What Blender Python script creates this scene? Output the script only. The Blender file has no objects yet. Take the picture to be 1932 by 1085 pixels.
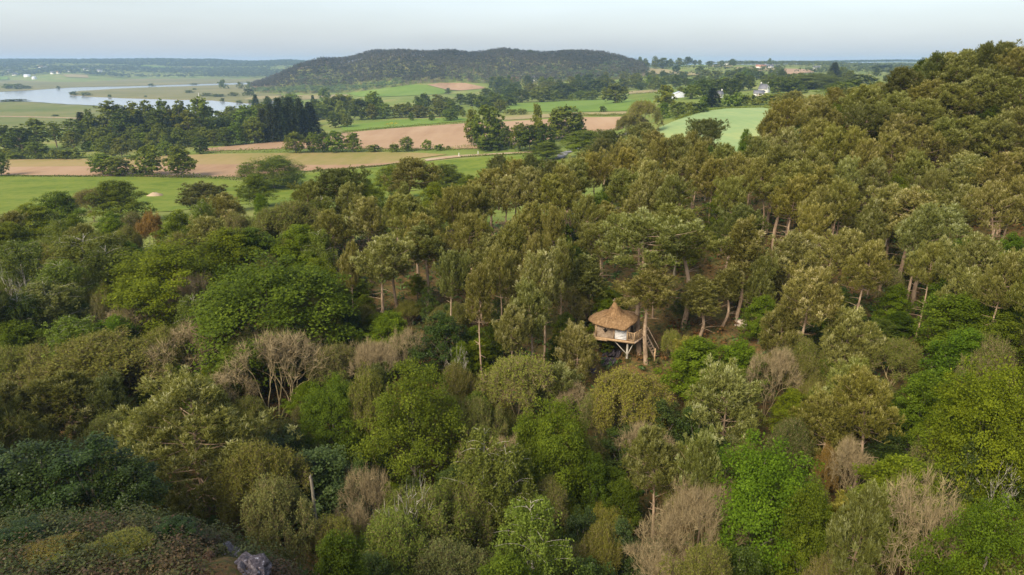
import bpy, bmesh, math, random
import numpy as np
from mathutils import Vector, Matrix
from mathutils.geometry import delaunay_2d_cdt

scene = bpy.context.scene
COL = scene.collection
PI = math.pi
EYE = 60.0                       # height of the camera above the river
FPX, CX, CY = 1293.0, 966.0, 542.5   # focal length and centre of the photograph in its own pixels
PITCH = math.radians(18.15)
CP, SP = math.cos(PITCH), math.sin(PITCH)

# ---------------------------------------------------------------- camera
cam_data = bpy.data.cameras.new('camera')
cam_data.sensor_width = 36.0
cam_data.lens = 36.0 * FPX / 1932.0
cam_data.clip_start = 0.5
cam_data.clip_end = 20000
cam = bpy.data.objects.new('camera', cam_data)
COL.objects.link(cam)
cam.location = (0, 0, EYE)
cam.rotation_euler = (PI / 2 - PITCH, 0, 0)
scene.camera = cam

# ---------------------------------------------------------------- sky and sun
DENOISE = True
HAZE = 0.00012
SUN_EL, SUN_AZ = math.radians(40), math.radians(-142)   # azimuth clockwise from +Y: the sun stands behind the camera, to the left
world = bpy.data.worlds.new('World')
scene.world = world
world.use_nodes = True
wn = world.node_tree.nodes
sky = wn.new('ShaderNodeTexSky')
sky.sky_type = 'NISHITA'
sky.sun_disc = False
sky.sun_elevation = SUN_EL
sky.sun_rotation = SUN_AZ
sky.altitude = 0
sky.air_density = 1.0
sky.dust_density = 3.0
sky.ozone_density = 1.0
world.node_tree.links.new(sky.outputs[0], wn['Background'].inputs[0])
wn['Background'].inputs[1].default_value = 0.05
veil = wn.new('ShaderNodeBackground')                 # an even veil of thin high cloud over the clear sky
veil.inputs[0].default_value = (0.86, 0.925, 1.0, 1)
veil.inputs[1].default_value = 0.19
_tc = wn.new('ShaderNodeTexCoord'); _mp = wn.new('ShaderNodeMapping'); _mp.inputs['Scale'].default_value = (1.6, 1.6, 9)
_nz = wn.new('ShaderNodeTexNoise'); _nz.inputs['Scale'].default_value = 2.2; _nz.inputs['Detail'].default_value = 5
_rp = wn.new('ShaderNodeMapRange'); _rp.inputs[1].default_value = .3; _rp.inputs[2].default_value = .7; _rp.inputs[3].default_value = .166; _rp.inputs[4].default_value = .196
for _a, _b in ((_tc.outputs['Generated'], _mp.inputs[0]), (_mp.outputs[0], _nz.inputs['Vector']), (_nz.outputs[0], _rp.inputs[0]), (_rp.outputs[0], veil.inputs[1])): world.node_tree.links.new(_a, _b)
both = wn.new('ShaderNodeAddShader')
world.node_tree.links.new(wn['Background'].outputs[0], both.inputs[0])
world.node_tree.links.new(veil.outputs[0], both.inputs[1])
world.node_tree.links.new(both.outputs[0], wn['World Output'].inputs[0])
sun_data = bpy.data.lights.new('sun', 'SUN')
sun_data.energy = 2.0
sun_data.angle = math.radians(28)
sun_data.color = (1.0, 0.90, 0.72)
sun = bpy.data.objects.new('sun', sun_data)
COL.objects.link(sun)
_d = Vector((math.sin(SUN_AZ) * math.cos(SUN_EL), math.cos(SUN_AZ) * math.cos(SUN_EL), math.sin(SUN_EL)))
sun.rotation_euler = (-_d).to_track_quat('-Z', 'Y').to_euler()
sun.location = _d * 300
scene.view_settings.view_transform = 'Standard'
scene.view_settings.look = 'None'
scene.view_settings.gamma = 1
scene.view_settings.use_curve_mapping = False
scene.view_settings.exposure = 1.5
scene.cycles.max_bounces = 5
scene.cycles.diffuse_bounces = 4
scene.cycles.use_adaptive_sampling = False
scene.cycles.glossy_bounces = 2
scene.cycles.transmission_bounces = 3
scene.cycles.transparent_max_bounces = 4
scene.cycles.volume_bounces = 1
scene.cycles.use_denoising = DENOISE

# ---------------------------------------------------------------- helpers
def ray(px, py):
    u, v = (px - CX) / FPX, (CY - py) / FPX
    return np.array((u, CP + v * SP, v * CP - SP))

def project(x, y, z):
    """photo pixel of a world point"""
    dz = z - EYE
    f = y * CP - dz * SP
    return CX + FPX * x / f, CY - FPX * (y * SP + dz * CP) / f, f

def Zp(px, D, z):
    """world point in the column px of the photo, D metres ahead, z metres relative to the eye"""
    k = z / D
    v = (k * CP + SP) / (CP - k * SP)
    return (D * ((px - CX) / FPX) / (CP + v * SP), D, z)

CONTROL = [Zp(*c) for c in (
    (-200, 25, -22.5), (0, 26, -22.8), (300, 26, -22.3), (450, 26, -22.2), (300, 32, -25), (100, 33, -25.5), (0, 33, -26), (560, 27, -25.5),
    (700, 28, -33), (966, 28, -37), (1300, 28, -37), (1700, 28, -34), (2100, 28, -32),
    (0, 42, -34), (300, 44, -35), (600, 44, -38), (966, 45, -40), (1300, 45, -39), (1700, 45, -34), (2000, 45, -30),
    (0, 60, -39), (300, 60, -39), (600, 60, -38.5), (900, 58, -37.5), (1185, 58, -37), (1400, 58, -35), (1650, 60, -30.8), (1900, 60, -26),
    (0, 80, -38), (300, 80, -37), (600, 78, -36.5), (900, 74, -34.5), (1183, 73, -33.6), (1290, 80, -31.7), (1400, 78, -31), (1723, 80, -28.6), (1932, 80, -23),
    (0, 105, -35), (300, 105, -34.5), (600, 105, -33.5), (900, 105, -32.5), (1200, 105, -30), (1500, 105, -27), (1788, 105, -26), (1932, 100, -21),
    (0, 130, -35), (300, 130, -34), (510, 115, -30), (750, 125, -32), (1000, 125, -31), (1200, 130, -29), (1400, 130, -25), (1600, 130, -17), (1600, 160, -14), (1800, 130, -11.5), (1932, 130, -9.5),
    (1500, 150, -19.5), (1700, 150, -9.5), (1800, 150, -9), (1900, 150, -8), (2200, 150, -5),
    (0, 200, -43), (400, 200, -42), (800, 200, -40), (1100, 200, -36), (1300, 200, -31), (1500, 200, -26), (1700, 200, -20), (1900, 220, -14),
    (0, 265, -47), (400, 290, -48), (800, 300, -47), (950, 320, -44.5), (1060, 337, -42), (1170, 363, -36),
    (1350, 250, -27.6), (1400, 400, -25), (1250, 330, -29), (1350, 330, -26),
    (0, 340, -49), (210, 306, -48), (400, 430, -49), (600, 400, -48.5), (900, 390, -44.5), (900, 520, -44), (700, 520, -47), (1100, 450, -38),
    (1100, 640, -37.5), (1180, 720, -37), (550, 470, -48), (300, 480, -50),
    (0, 480, -51), (200, 520, -52), (400, 560, -52), (600, 600, -50), (800, 700, -47), (-400, 500, -51), (-400, 300, -47), (-300, 130, -35), (-300, 80, -38), (-300, 45, -32),
    (0, 720, -62), (-300, 720, -64), (-300, 1400, -64), (-300, 2300, -64), (0, 1000, -64), (0, 1500, -64), (0, 2400, -64), (250, 800, -64), (250, 1500, -64),
    (250, 2400, -64), (450, 900, -62), (470, 1300, -64), (480, 2000, -64), (540, 2600, -62), (600, 1350, -60), (600, 1100, -57),
    (700, 1000, -52), (900, 900, -46), (1000, 1100, -45), (520, 1420, -59), (650, 1430, -57), (750, 1300, -46), (850, 1330, -42), (950, 1350, -42),
    (760, 1000, -48), (1010, 1350, -31), (1150, 1300, -32),
    (490, 1480, -56), (440, 1600, -63), (470, 1650, -60), (505, 1600, -49), (530, 1650, -33), (520, 1550, -42), (560, 1600, -18), (610, 1650, -3), (700, 1650, 9), (760, 1650, 15), (850, 1650, 17), (950, 1650, 16), (1050, 1650, 14), (1100, 1650, 14), (1150, 1650, 7), (1195, 1600, -7), (1225, 1600, -18),
    (500, 2200, -60), (600, 2200, -40), (850, 2200, -20), (1150, 2200, -20),
    (1250, 1300, -25), (1230, 1500, -22), (1250, 900, -33), (1300, 1700, -6), (1400, 1700, -6), (1540, 1400, -17), (1500, 2000, -5), (1560, 2000, -6), (1600, 2200, -9),
    (1440, 600, -25), (1285, 560, -26), (1700, 400, -20), (1932, 400, -12), (1932, 1000, -22), (1932, 2500, -22), (2300, 600, -20), (2300, 2500, -30),
    (0, 2700, -60), (250, 2700, -60), (500, 2800, -58), (0, 3050, -27), (100, 3100, -23), (200, 3150, -25), (300, 3250, -38), (400, 3100, -48),
    (0, 4200, 10), (200, 4200, 10), (300, 4200, 12), (400, 4200, 10), (540, 4200, 7), (-300, 4200, 10), (700, 4500, -5), (1000, 4500, -20), (1300, 4200, -20), (1650, 4000, 2), (1700, 4000, 4), (1750, 4000, 0), (2300, 4000, -10),
    (-300, 6000, -20), (500, 6000, -20), (1000, 6000, -30), (1900, 6000, -30), (2400, 6000, -30))]
CONTROL += [(0, 5, -33), (-12, 6, -21), (20, 6, -34), (0, -40, -20), (-60, -20, -15), (60, -30, -25), (0, -200, 0), (-300, -100, -10), (300, -100, -5), (0, -3000, -20), (-3000, 0, -40), (3000, 0, -20)]
CONTROL = np.array(CONTROL, float)

def warp(x, y):
    r = np.hypot(x, y) + 1e-6
    s = np.log1p(r / 40.0)
    return np.stack((x / r * s, y / r * s), -1)

_W = warp(CONTROL[:, 0], CONTROL[:, 1])
_phi = lambda d2: np.sqrt(d2 + 0.03 ** 2)
_n = len(_W)
_A = _phi(((_W[:, None] - _W[None]) ** 2).sum(-1))
_M = np.zeros((_n + 1, _n + 1)); _M[:_n, :_n] = _A; _M[_n, :_n] = 1; _M[:_n, _n] = 1
_C = np.linalg.solve(_M, np.append(CONTROL[:, 2], 0))

def ground_z(x, y):
    """height of the land (world metres)"""
    x = np.atleast_1d(np.asarray(x, float)); y = np.atleast_1d(np.asarray(y, float))
    out = np.empty(x.shape)
    xf, yf, of = x.ravel(), y.ravel(), out.ravel()
    for i in range(0, len(xf), 40000):
        w = warp(xf[i:i + 40000], yf[i:i + 40000])
        d2 = ((w[:, None] - _W[None]) ** 2).sum(-1)
        of[i:i + 40000] = _phi(d2) @ _C[:_n] + _C[_n]
    out = of.reshape(x.shape)
    return np.maximum(out, -59.0) + EYE

def gz(x, y):
    return float(ground_z(x, y)[0])

_T = np.geomspace(12, 7000, 1400)
def at(px, py, up=0.0):
    """first point along the sight line of a photo pixel whose height is `up` metres above the land"""
    d = ray(px, py)
    y = _T
    x = y * d[0] / d[1]; z = EYE + y * d[2] / d[1]
    below = z <= ground_z(x, y) + up
    i = int(np.argmax(below)) if below.any() else len(y) - 1
    i = max(i, 1)
    yy = np.linspace(y[i - 1], y[i], 40)
    xx = yy * d[0] / d[1]; zz = EYE + yy * d[2] / d[1]
    b = zz <= ground_z(xx, yy) + up
    j = int(np.argmax(b)) if b.any() else 39
    return float(xx[j]), float(yy[j]), float(ground_z(xx[j], yy[j])[0])

def set_props(o, label=None, cat=None, group=None, kind=None):
    if label: o['label'] = label
    if cat: o['category'] = cat
    if group: o['group'] = group
    if kind: o['kind'] = kind
    return o

def np_mesh(name, V, quads=None, tris=None, tint=None, mat=None, smooth=False, mats=None, mat_index=None):
    me = bpy.data.meshes.new(name)
    V = np.asarray(V, np.float32)
    nq = 0 if quads is None else len(quads)
    nt = 0 if tris is None else len(tris)
    me.vertices.add(len(V)); me.vertices.foreach_set('co', V.ravel())
    loops = np.concatenate(([] if not nq else [np.asarray(quads, np.int32).ravel()]) + ([] if not nt else [np.asarray(tris, np.int32).ravel()]))
    me.loops.add(len(loops)); me.loops.foreach_set('vertex_index', loops.astype(np.int32))
    start = np.concatenate((np.arange(nq) * 4, nq * 4 + np.arange(nt) * 3)).astype(np.int32)
    me.polygons.add(nq + nt); me.polygons.foreach_set('loop_start', start)
    if smooth: me.polygons.foreach_set('use_smooth', np.ones(nq + nt, bool))
    if tint is not None:
        a = me.attributes.new('tint', 'FLOAT', 'POINT'); a.data.foreach_set('value', np.asarray(tint, np.float32))
    for m in (mats or [mat]):
        if m: me.materials.append(m)
    if mat_index is not None: me.polygons.foreach_set('material_index', np.asarray(mat_index, np.int32))
    me.update(calc_edges=True)
    return me

def link(name, me, parent=None, loc=None):
    o = bpy.data.objects.new(name, me)
    COL.objects.link(o)
    if parent: o.parent = parent
    if loc is not None: o.location = loc
    return o

# ---------------------------------------------------------------- materials
def new_mat(name):
    m = bpy.data.materials.new(name); m.use_nodes = True
    nt = m.node_tree; nt.nodes.clear()
    out = nt.nodes.new('ShaderNodeOutputMaterial')
    return m, nt, out

def ramp(nt, fac, stops):
    r = nt.nodes.new('ShaderNodeValToRGB')
    while len(r.color_ramp.elements) < len(stops): r.color_ramp.elements.new(0.5)
    for e, (p, c) in zip(r.color_ramp.elements, stops):
        e.position = p; e.color = (*c, 1)
    nt.links.new(fac, r.inputs[0])
    return r.outputs[0]

def mul(nt, a, b, fac=1.0):
    m = nt.nodes.new('ShaderNodeMix'); m.data_type = 'RGBA'; m.blend_type = 'MULTIPLY'
    m.inputs[0].default_value = fac
    nt.links.new(a, m.inputs[6])
    if isinstance(b, tuple): m.inputs[7].default_value = (*b, 1)
    else: nt.links.new(b, m.inputs[7])
    return m.outputs[2]

def mix(nt, fac, a, b):
    m = nt.nodes.new('ShaderNodeMix'); m.data_type = 'RGBA'
    nt.links.new(fac, m.inputs[0])
    for s, k in ((a, 6), (b, 7)):
        if isinstance(s, tuple): m.inputs[k].default_value = (*s, 1)
        else: nt.links.new(s, m.inputs[k])
    return m.outputs[2]

def noise(nt, scale, detail=4, rough=0.6, vec=None, w=None):
    n = nt.nodes.new('ShaderNodeTexNoise')
    n.inputs['Scale'].default_value = scale; n.inputs['Detail'].default_value = detail; n.inputs['Roughness'].default_value = rough
    if vec is None:
        g = nt.nodes.new('ShaderNodeNewGeometry'); vec = g.outputs['Position']
    nt.links.new(vec, n.inputs['Vector'])
    return n.outputs[0]

def leaf_mat(name, stops, trans=0.3, rough=0.55, spec=0.25):
    """leaf colour from the per-leaf value `tint`, times the colour of the object (the individual tree)"""
    m, nt, out = new_mat(name)
    a = nt.nodes.new('ShaderNodeAttribute'); a.attribute_name = 'tint'
    c = ramp(nt, a.outputs['Fac'], stops)
    oi = nt.nodes.new('ShaderNodeObjectInfo')
    c = mul(nt, c, oi.outputs['Color'])
    p = nt.nodes.new('ShaderNodeBsdfPrincipled')
    nt.links.new(c, p.inputs['Base Color'])
    p.inputs['Roughness'].default_value = rough; p.inputs['Specular IOR Level'].default_value = spec
    t = nt.nodes.new('ShaderNodeBsdfTranslucent')
    nt.links.new(mul(nt, c, (1.15, 1.1, 0.55)), t.inputs[0])
    x = nt.nodes.new('ShaderNodeMixShader'); x.inputs[0].default_value = trans
    nt.links.new(p.outputs[0], x.inputs[1]); nt.links.new(t.outputs[0], x.inputs[2])
    nt.links.new(x.outputs[0], out.inputs[0])
    return m

def plain_mat(name, stops, scale=3.0, rough=0.85, bump=0.0, stretch=(1, 1, 1), spec=0.2, detail=5, objspace=True):
    m, nt, out = new_mat(name)
    tc = nt.nodes.new('ShaderNodeTexCoord')
    mp = nt.nodes.new('ShaderNodeMapping'); mp.inputs['Scale'].default_value = stretch
    nt.links.new(tc.outputs['Object'], mp.inputs[0])
    n = noise(nt, scale, detail, 0.6, mp.outputs[0])
    c = ramp(nt, n, stops)
    p = nt.nodes.new('ShaderNodeBsdfPrincipled')
    nt.links.new(c, p.inputs['Base Color'])
    p.inputs['Roughness'].default_value = rough; p.inputs['Specular IOR Level'].default_value = spec
    if bump:
        b = nt.nodes.new('ShaderNodeBump'); b.inputs['Strength'].default_value = bump; b.inputs['Distance'].default_value = 0.05
        nt.links.new(n, b.inputs['Height']); nt.links.new(b.outputs[0], p.inputs['Normal'])
    nt.links.new(p.outputs[0], out.inputs[0])
    return m

M = {}
M['pine'] = leaf_mat('pine_needles', [(0, (0.098, 0.098, 0.015)), (0.45, (0.182, 0.178, 0.034)), (0.8, (0.295, 0.285, 0.088)), (1, (0.52, 0.48, 0.25))], 0.4, .7, .08)
M['oak'] = leaf_mat('broad_leaves', [(0, (0.060, 0.086, 0.005)), (0.55, (0.115, 0.155, 0.010)), (1, (0.21, 0.255, 0.022))], 0.42, .6, .1)
M['birch'] = leaf_mat('birch_leaves', [(0, (0.095, 0.120, 0.018)), (0.6, (0.155, 0.185, 0.030)), (1, (0.23, 0.26, 0.055))], 0.4, .6, .1)
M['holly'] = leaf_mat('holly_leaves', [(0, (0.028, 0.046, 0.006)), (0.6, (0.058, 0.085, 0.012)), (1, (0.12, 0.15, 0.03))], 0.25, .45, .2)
M['bud'] = leaf_mat('opening_buds', [(0, (0.10, 0.105, 0.020)), (0.6, (0.155, 0.168, 0.030)), (1, (0.23, 0.235, 0.055))], 0.38, .6, .1)
M['fir'] = leaf_mat('fir_needles', [(0, (0.026, 0.040, 0.012)), (0.6, (0.050, 0.066, 0.020)), (1, (0.10, 0.11, 0.035))], 0.2, .7, .08)
M['far'] = leaf_mat('distant_leaves', [(0, (0.085, 0.108, 0.010)), (0.6, (0.150, 0.180, 0.018)), (1, (0.25, 0.275, 0.04))], 0.35, .6, .08)
M['bark_pine'] = plain_mat('pine_bark', [(0.3, (0.17, 0.112, 0.07)), (0.55, (0.34, 0.24, 0.155)), (0.75, (0.45, 0.34, 0.235))], 2.2, 0.9, 0.6, (1, 1, 0.35))
M['bark_grey'] = plain_mat('grey_bark', [(0.3, (0.09, 0.075, 0.055)), (0.6, (0.22, 0.19, 0.14)), (0.8, (0.32, 0.28, 0.2))], 2.5, 0.9, 0.5, (1, 1, 0.4))
M['bark_tan'] = plain_mat('tan_twigs', [(0.3, (0.19, 0.14, 0.068)), (0.6, (0.30, 0.232, 0.122)), (0.8, (0.40, 0.32, 0.185))], 2.0, 0.9, 0.2)
M['bark_white'] = plain_mat('white_bark', [(0.35, (0.16, 0.14, 0.11)), (0.5, (0.38, 0.34, 0.27)), (0.7, (0.52, 0.48, 0.4))], 3.0, 0.8, 0.2, (1, 1, 0.6))
M['gorse'] = leaf_mat('gorse_flowers', [(0, (.10, .14, .015)), (.35, (.45, .36, .02)), (1, (.75, .58, .03))], .25)
# ---------------------------------------------------------------- tree building
def unit(v): return v / (np.linalg.norm(v, axis=-1, keepdims=True) + 1e-9)

def tube(P, R, n=6):
    P = np.asarray(P, float); R = np.asarray(R, float)
    T = unit(np.gradient(P, axis=0))
    ref = np.where(np.abs(T[:, 2:3]) > 0.9, np.array([[1., 0, 0]]), np.array([[0, 0, 1.]]))
    A = unit(np.cross(T, ref)); B = np.cross(T, A)
    a = np.arange(n) * 2 * PI / n
    V = P[:, None] + R[:, None, None] * (np.cos(a)[None, :, None] * A[:, None] + np.sin(a)[None, :, None] * B[:, None])
    k = len(P); idx = np.arange(k * n).reshape(k, n)
    q = np.stack((idx[:-1], np.roll(idx[:-1], -1, 1), np.roll(idx[1:], -1, 1), idx[1:]), -1).reshape(-1, 4)
    return V.reshape(-1, 3), q

class Geo:
    """collects quads and triangles of one mesh"""
    def __init__(s): s.V, s.Q, s.T, s.tint, s.n = [], [], [], [], 0
    def add(s, V, q=None, t=None, tint=0.5):
        V = np.asarray(V, float)
        if q is not None and len(q): s.Q.append(np.asarray(q) + s.n)
        if t is not None and len(t): s.T.append(np.asarray(t) + s.n)
        s.V.append(V); s.tint.append(np.broadcast_to(np.asarray(tint, float), (len(V),)))
        s.n += len(V)
    def tube(s, P, R, n=6, tint=0.5):
        v, q = tube(P, R, n); s.add(v, q, tint=tint)
    def leaves(s, C, N, L, Wd, rng, tint):
        """diamond leaves at C with normals N"""
        k = len(C)
        N = unit(N); R = rng.normal(size=(k, 3)); A = unit(np.cross(N, R)); B = np.cross(N, A)
        L = np.broadcast_to(L, (k,))[:, None]; Wd = np.broadcast_to(Wd, (k,))[:, None]
        V = np.stack((C - A * L / 2, C + B * Wd / 2 + A * L * 0.08 - N * Wd * .12, C + A * L / 2, C - B * Wd / 2 + A * L * 0.08 - N * Wd * .12), 1).reshape(-1, 3)
        s.add(V, np.arange(4 * k).reshape(k, 4), tint=np.repeat(np.broadcast_to(tint, (k,)), 4))
    def blades(s, B0, D, L, Wd, rng, tint0, tint1):
        """narrow triangles from B0 along D"""
        k = len(B0); D = unit(D); A = unit(np.cross(D, rng.normal(size=(k, 3))))
        L = np.broadcast_to(L, (k,))[:, None]; Wd = np.broadcast_to(Wd, (k,))[:, None]
        V = np.stack((B0 - A * Wd / 2, B0 + A * Wd / 2, B0 + D * L), 1).reshape(-1, 3)
        t = np.stack((np.broadcast_to(tint0, (k,)), np.broadcast_to(tint0, (k,)), np.broadcast_to(tint1, (k,))), 1).ravel()
        s.add(V, t=np.arange(3 * k).reshape(k, 3), tint=t)
    def mesh(s, name, mat, smooth=False):
        return np_mesh(name, np.concatenate(s.V), np.concatenate(s.Q) if s.Q else None, np.concatenate(s.T) if s.T else None, np.concatenate(s.tint), mat, smooth)

def bez(a, b, c, n):
    t = np.linspace(0, 1, n)[:, None]
    return (1 - t) ** 2 * a + 2 * t * (1 - t) * b + t * t * c

def pine(seed, H=15.0, W=7.0, base=0.45, lean=0.6, flat=False, levels=11, dens=1.0):
    rng = np.random.default_rng(seed)
    tr, cr = Geo(), Geo()
    la = rng.uniform(0, 2 * PI); off = np.array([math.cos(la), math.sin(la), 0]) * lean
    bend = rng.normal(size=3) * 0.2 * np.array([1, 1, 0])
    zs = np.linspace(0, 1, 14)
    spine = np.stack([off[i] * zs ** 1.4 + bend[i] * np.sin(zs * PI * rng.uniform(1, 2)) for i in range(3)], -1); spine[:, 2] = zs * H * 0.97
    spine[0, 2] = -0.6
    r0 = 0.0125 * H
    tr.tube(spine, r0 * (1 - 0.82 * zs) + 0.02, 8)
    at_z = lambda f: np.array([np.interp(f, zs, spine[:, i]) for i in range(3)])
    # dead stubs on the bare stem
    for _ in range(int(7 * base / .45)):
        f = rng.uniform(base * 0.45, base); p = at_z(f); a = rng.uniform(0, 2 * PI); L = rng.uniform(0.6, 2.0)
        d = np.array([math.cos(a), math.sin(a), rng.uniform(-.15, .25)])
        tr.tube(bez(p, p + d * L * .5 + [0, 0, .1], p + d * L + [0, 0, rng.uniform(-.3, .2)], 4), [0.05, 0.035, 0.025, 0.012], 4)
    KT, KR = ([0, .12, .4, .7, .88, 1], [.55, .9, 1, 1, .7, .3]) if flat else ([0, .12, .32, .55, .75, .9, 1], [.45, .8, 1, .88, .64, .36, .14])
    profile = lambda q: np.interp(q, KT, KR)
    a1 = rng.uniform(0, 2 * PI, 4)
    lop = lambda a, q: 1 + .20 * np.sin(a + a1[0] + q * 3) + .16 * np.sin(2 * a + a1[1] + q * 7) + .12 * np.sin(3 * a + a1[2] - q * 11)
    clumps, outs = [], []
    for lv in range(levels):
        t = (lv + 0.5) / levels
        f = base + (0.97 - base) * t
        prof = float(profile(t)) * rng.uniform(.8, 1.12)
        k = int(rng.integers(4, 7)) if t < .85 else 4
        a0 = rng.uniform(0, 2 * PI)
        for j in range(k):
            a = a0 + j * 2 * PI / k + rng.normal() * 0.3
            L = W / 2 * prof * lop(a, t) * rng.uniform(0.5, 1.0)
            p = at_z(f)
            up = (0.02 + 0.75 * t ** 1.4) if not flat else (0.05 + 0.3 * t)
            d = np.array([math.cos(a), math.sin(a), 0])
            e = p + d * L + np.array([0, 0, L * up + rng.normal() * .15 + 0.12 * L])
            m = p + d * L * 0.55 + np.array([0, 0, L * up * 0.35 - 0.05])
            P = bez(p, m, e, 6)
            tr.tube(P, np.linspace(0.009 * L + 0.025, 0.012, 6), 4)
            n = max(2, int(round(L * 1.15 * dens)))
            for q in range(n):
                s = 1 - 0.62 * (q / n) ** 1.0 * rng.uniform(.8, 1.1)
                c = np.array([np.interp(s, np.linspace(0, 1, 6), P[:, i]) for i in range(3)])
                side = np.cross(d, [0, 0, 1]) * rng.normal() * 0.38 * (0.3 + 1 - s + .25) * L * 0.55
                c2 = c + side + np.array([0, 0, rng.uniform(0, .25)])
                clumps.append(c2); outs.append(d)
    top = at_z(1.0)
    for _ in range(4): clumps.append(top + rng.normal(size=3) * [.3, .3, .25]); outs.append(np.array([0, 0, 1.]))
    # tufts that close the dome between the limbs
    nd = int(78 * dens)
    tt = rng.uniform(.12, 1, nd) ** .8; aa = rng.uniform(0, 2 * PI, nd)
    rr = W / 2 * profile(tt) * rng.uniform(.3, .88, nd) * lop(aa, tt)
    sx = np.array([np.interp(base + (.97 - base) * tt, zs, spine[:, i]) for i in range(3)]).T
    for q in range(nd):
        d = np.array([math.cos(aa[q]), math.sin(aa[q]), 0])
        clumps.append(sx[q] + d * rr[q] + [0, 0, rr[q] * (.12 + .35 * tt[q]) * .6]); outs.append(d)
    C = np.array(clumps); O = np.array(outs)
    ns = 17
    ctint = rng.normal(0, 0.12, len(C))
    rad = rng.uniform(0.38, 0.60, len(C))
    SC = np.repeat(C, ns, 0); SO = np.repeat(O, ns, 0); SR = np.repeat(rad, ns)[:, None]; St = np.repeat(ctint, ns)
    # each tuft is an upright plume: broad below, drawn to a point above
    hz = rng.uniform(0, 1, (len(SC), 1)) ** .8
    ang = rng.uniform(0, 2 * PI, len(SC)); rd = (1 - hz[:, 0] * .88) ** .8 * rng.uniform(.45, 1, len(SC))
    off = np.stack((np.cos(ang) * rd, np.sin(ang) * rd, hz[:, 0] * 2.3 - .55), -1)
    S = SC + off * SR * [1, 1, .92]
    D = unit(off * [.75, .75, .1] + SO * 0.2 + np.array([0, 0, .95]) + rng.normal(size=S.shape) * 0.18)
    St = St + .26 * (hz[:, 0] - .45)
    nb = 8
    B = np.repeat(S, nb, 0); DD = np.repeat(D, nb, 0)
    along = rng.uniform(0, 0.36, (len(B), 1))
    bd = unit(DD * 0.95 + unit(rng.normal(size=B.shape)) * 0.72)
    tt = np.repeat(St, nb) + rng.normal(0, .12, len(B)) + 0.38
    cr.blades(B + DD * along, bd, rng.uniform(0.22, 0.36, len(B)), 0.08, rng, tt - .06, tt + 0.14)
    # pale new shoots standing on the tufts
    pick = (hz[:, 0] > .72) & (rng.random(len(S)) < .6)
    cr.blades(S[pick] + D[pick] * 0.25, D[pick] * .4 + [0, 0, 1], rng.uniform(.22, .42, pick.sum()), 0.085, rng, 0.85, 1.0)
    return tr.mesh('pine_trunk', M['bark_pine'], True), cr.mesh('pine_crown', M['pine']), H, W

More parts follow.
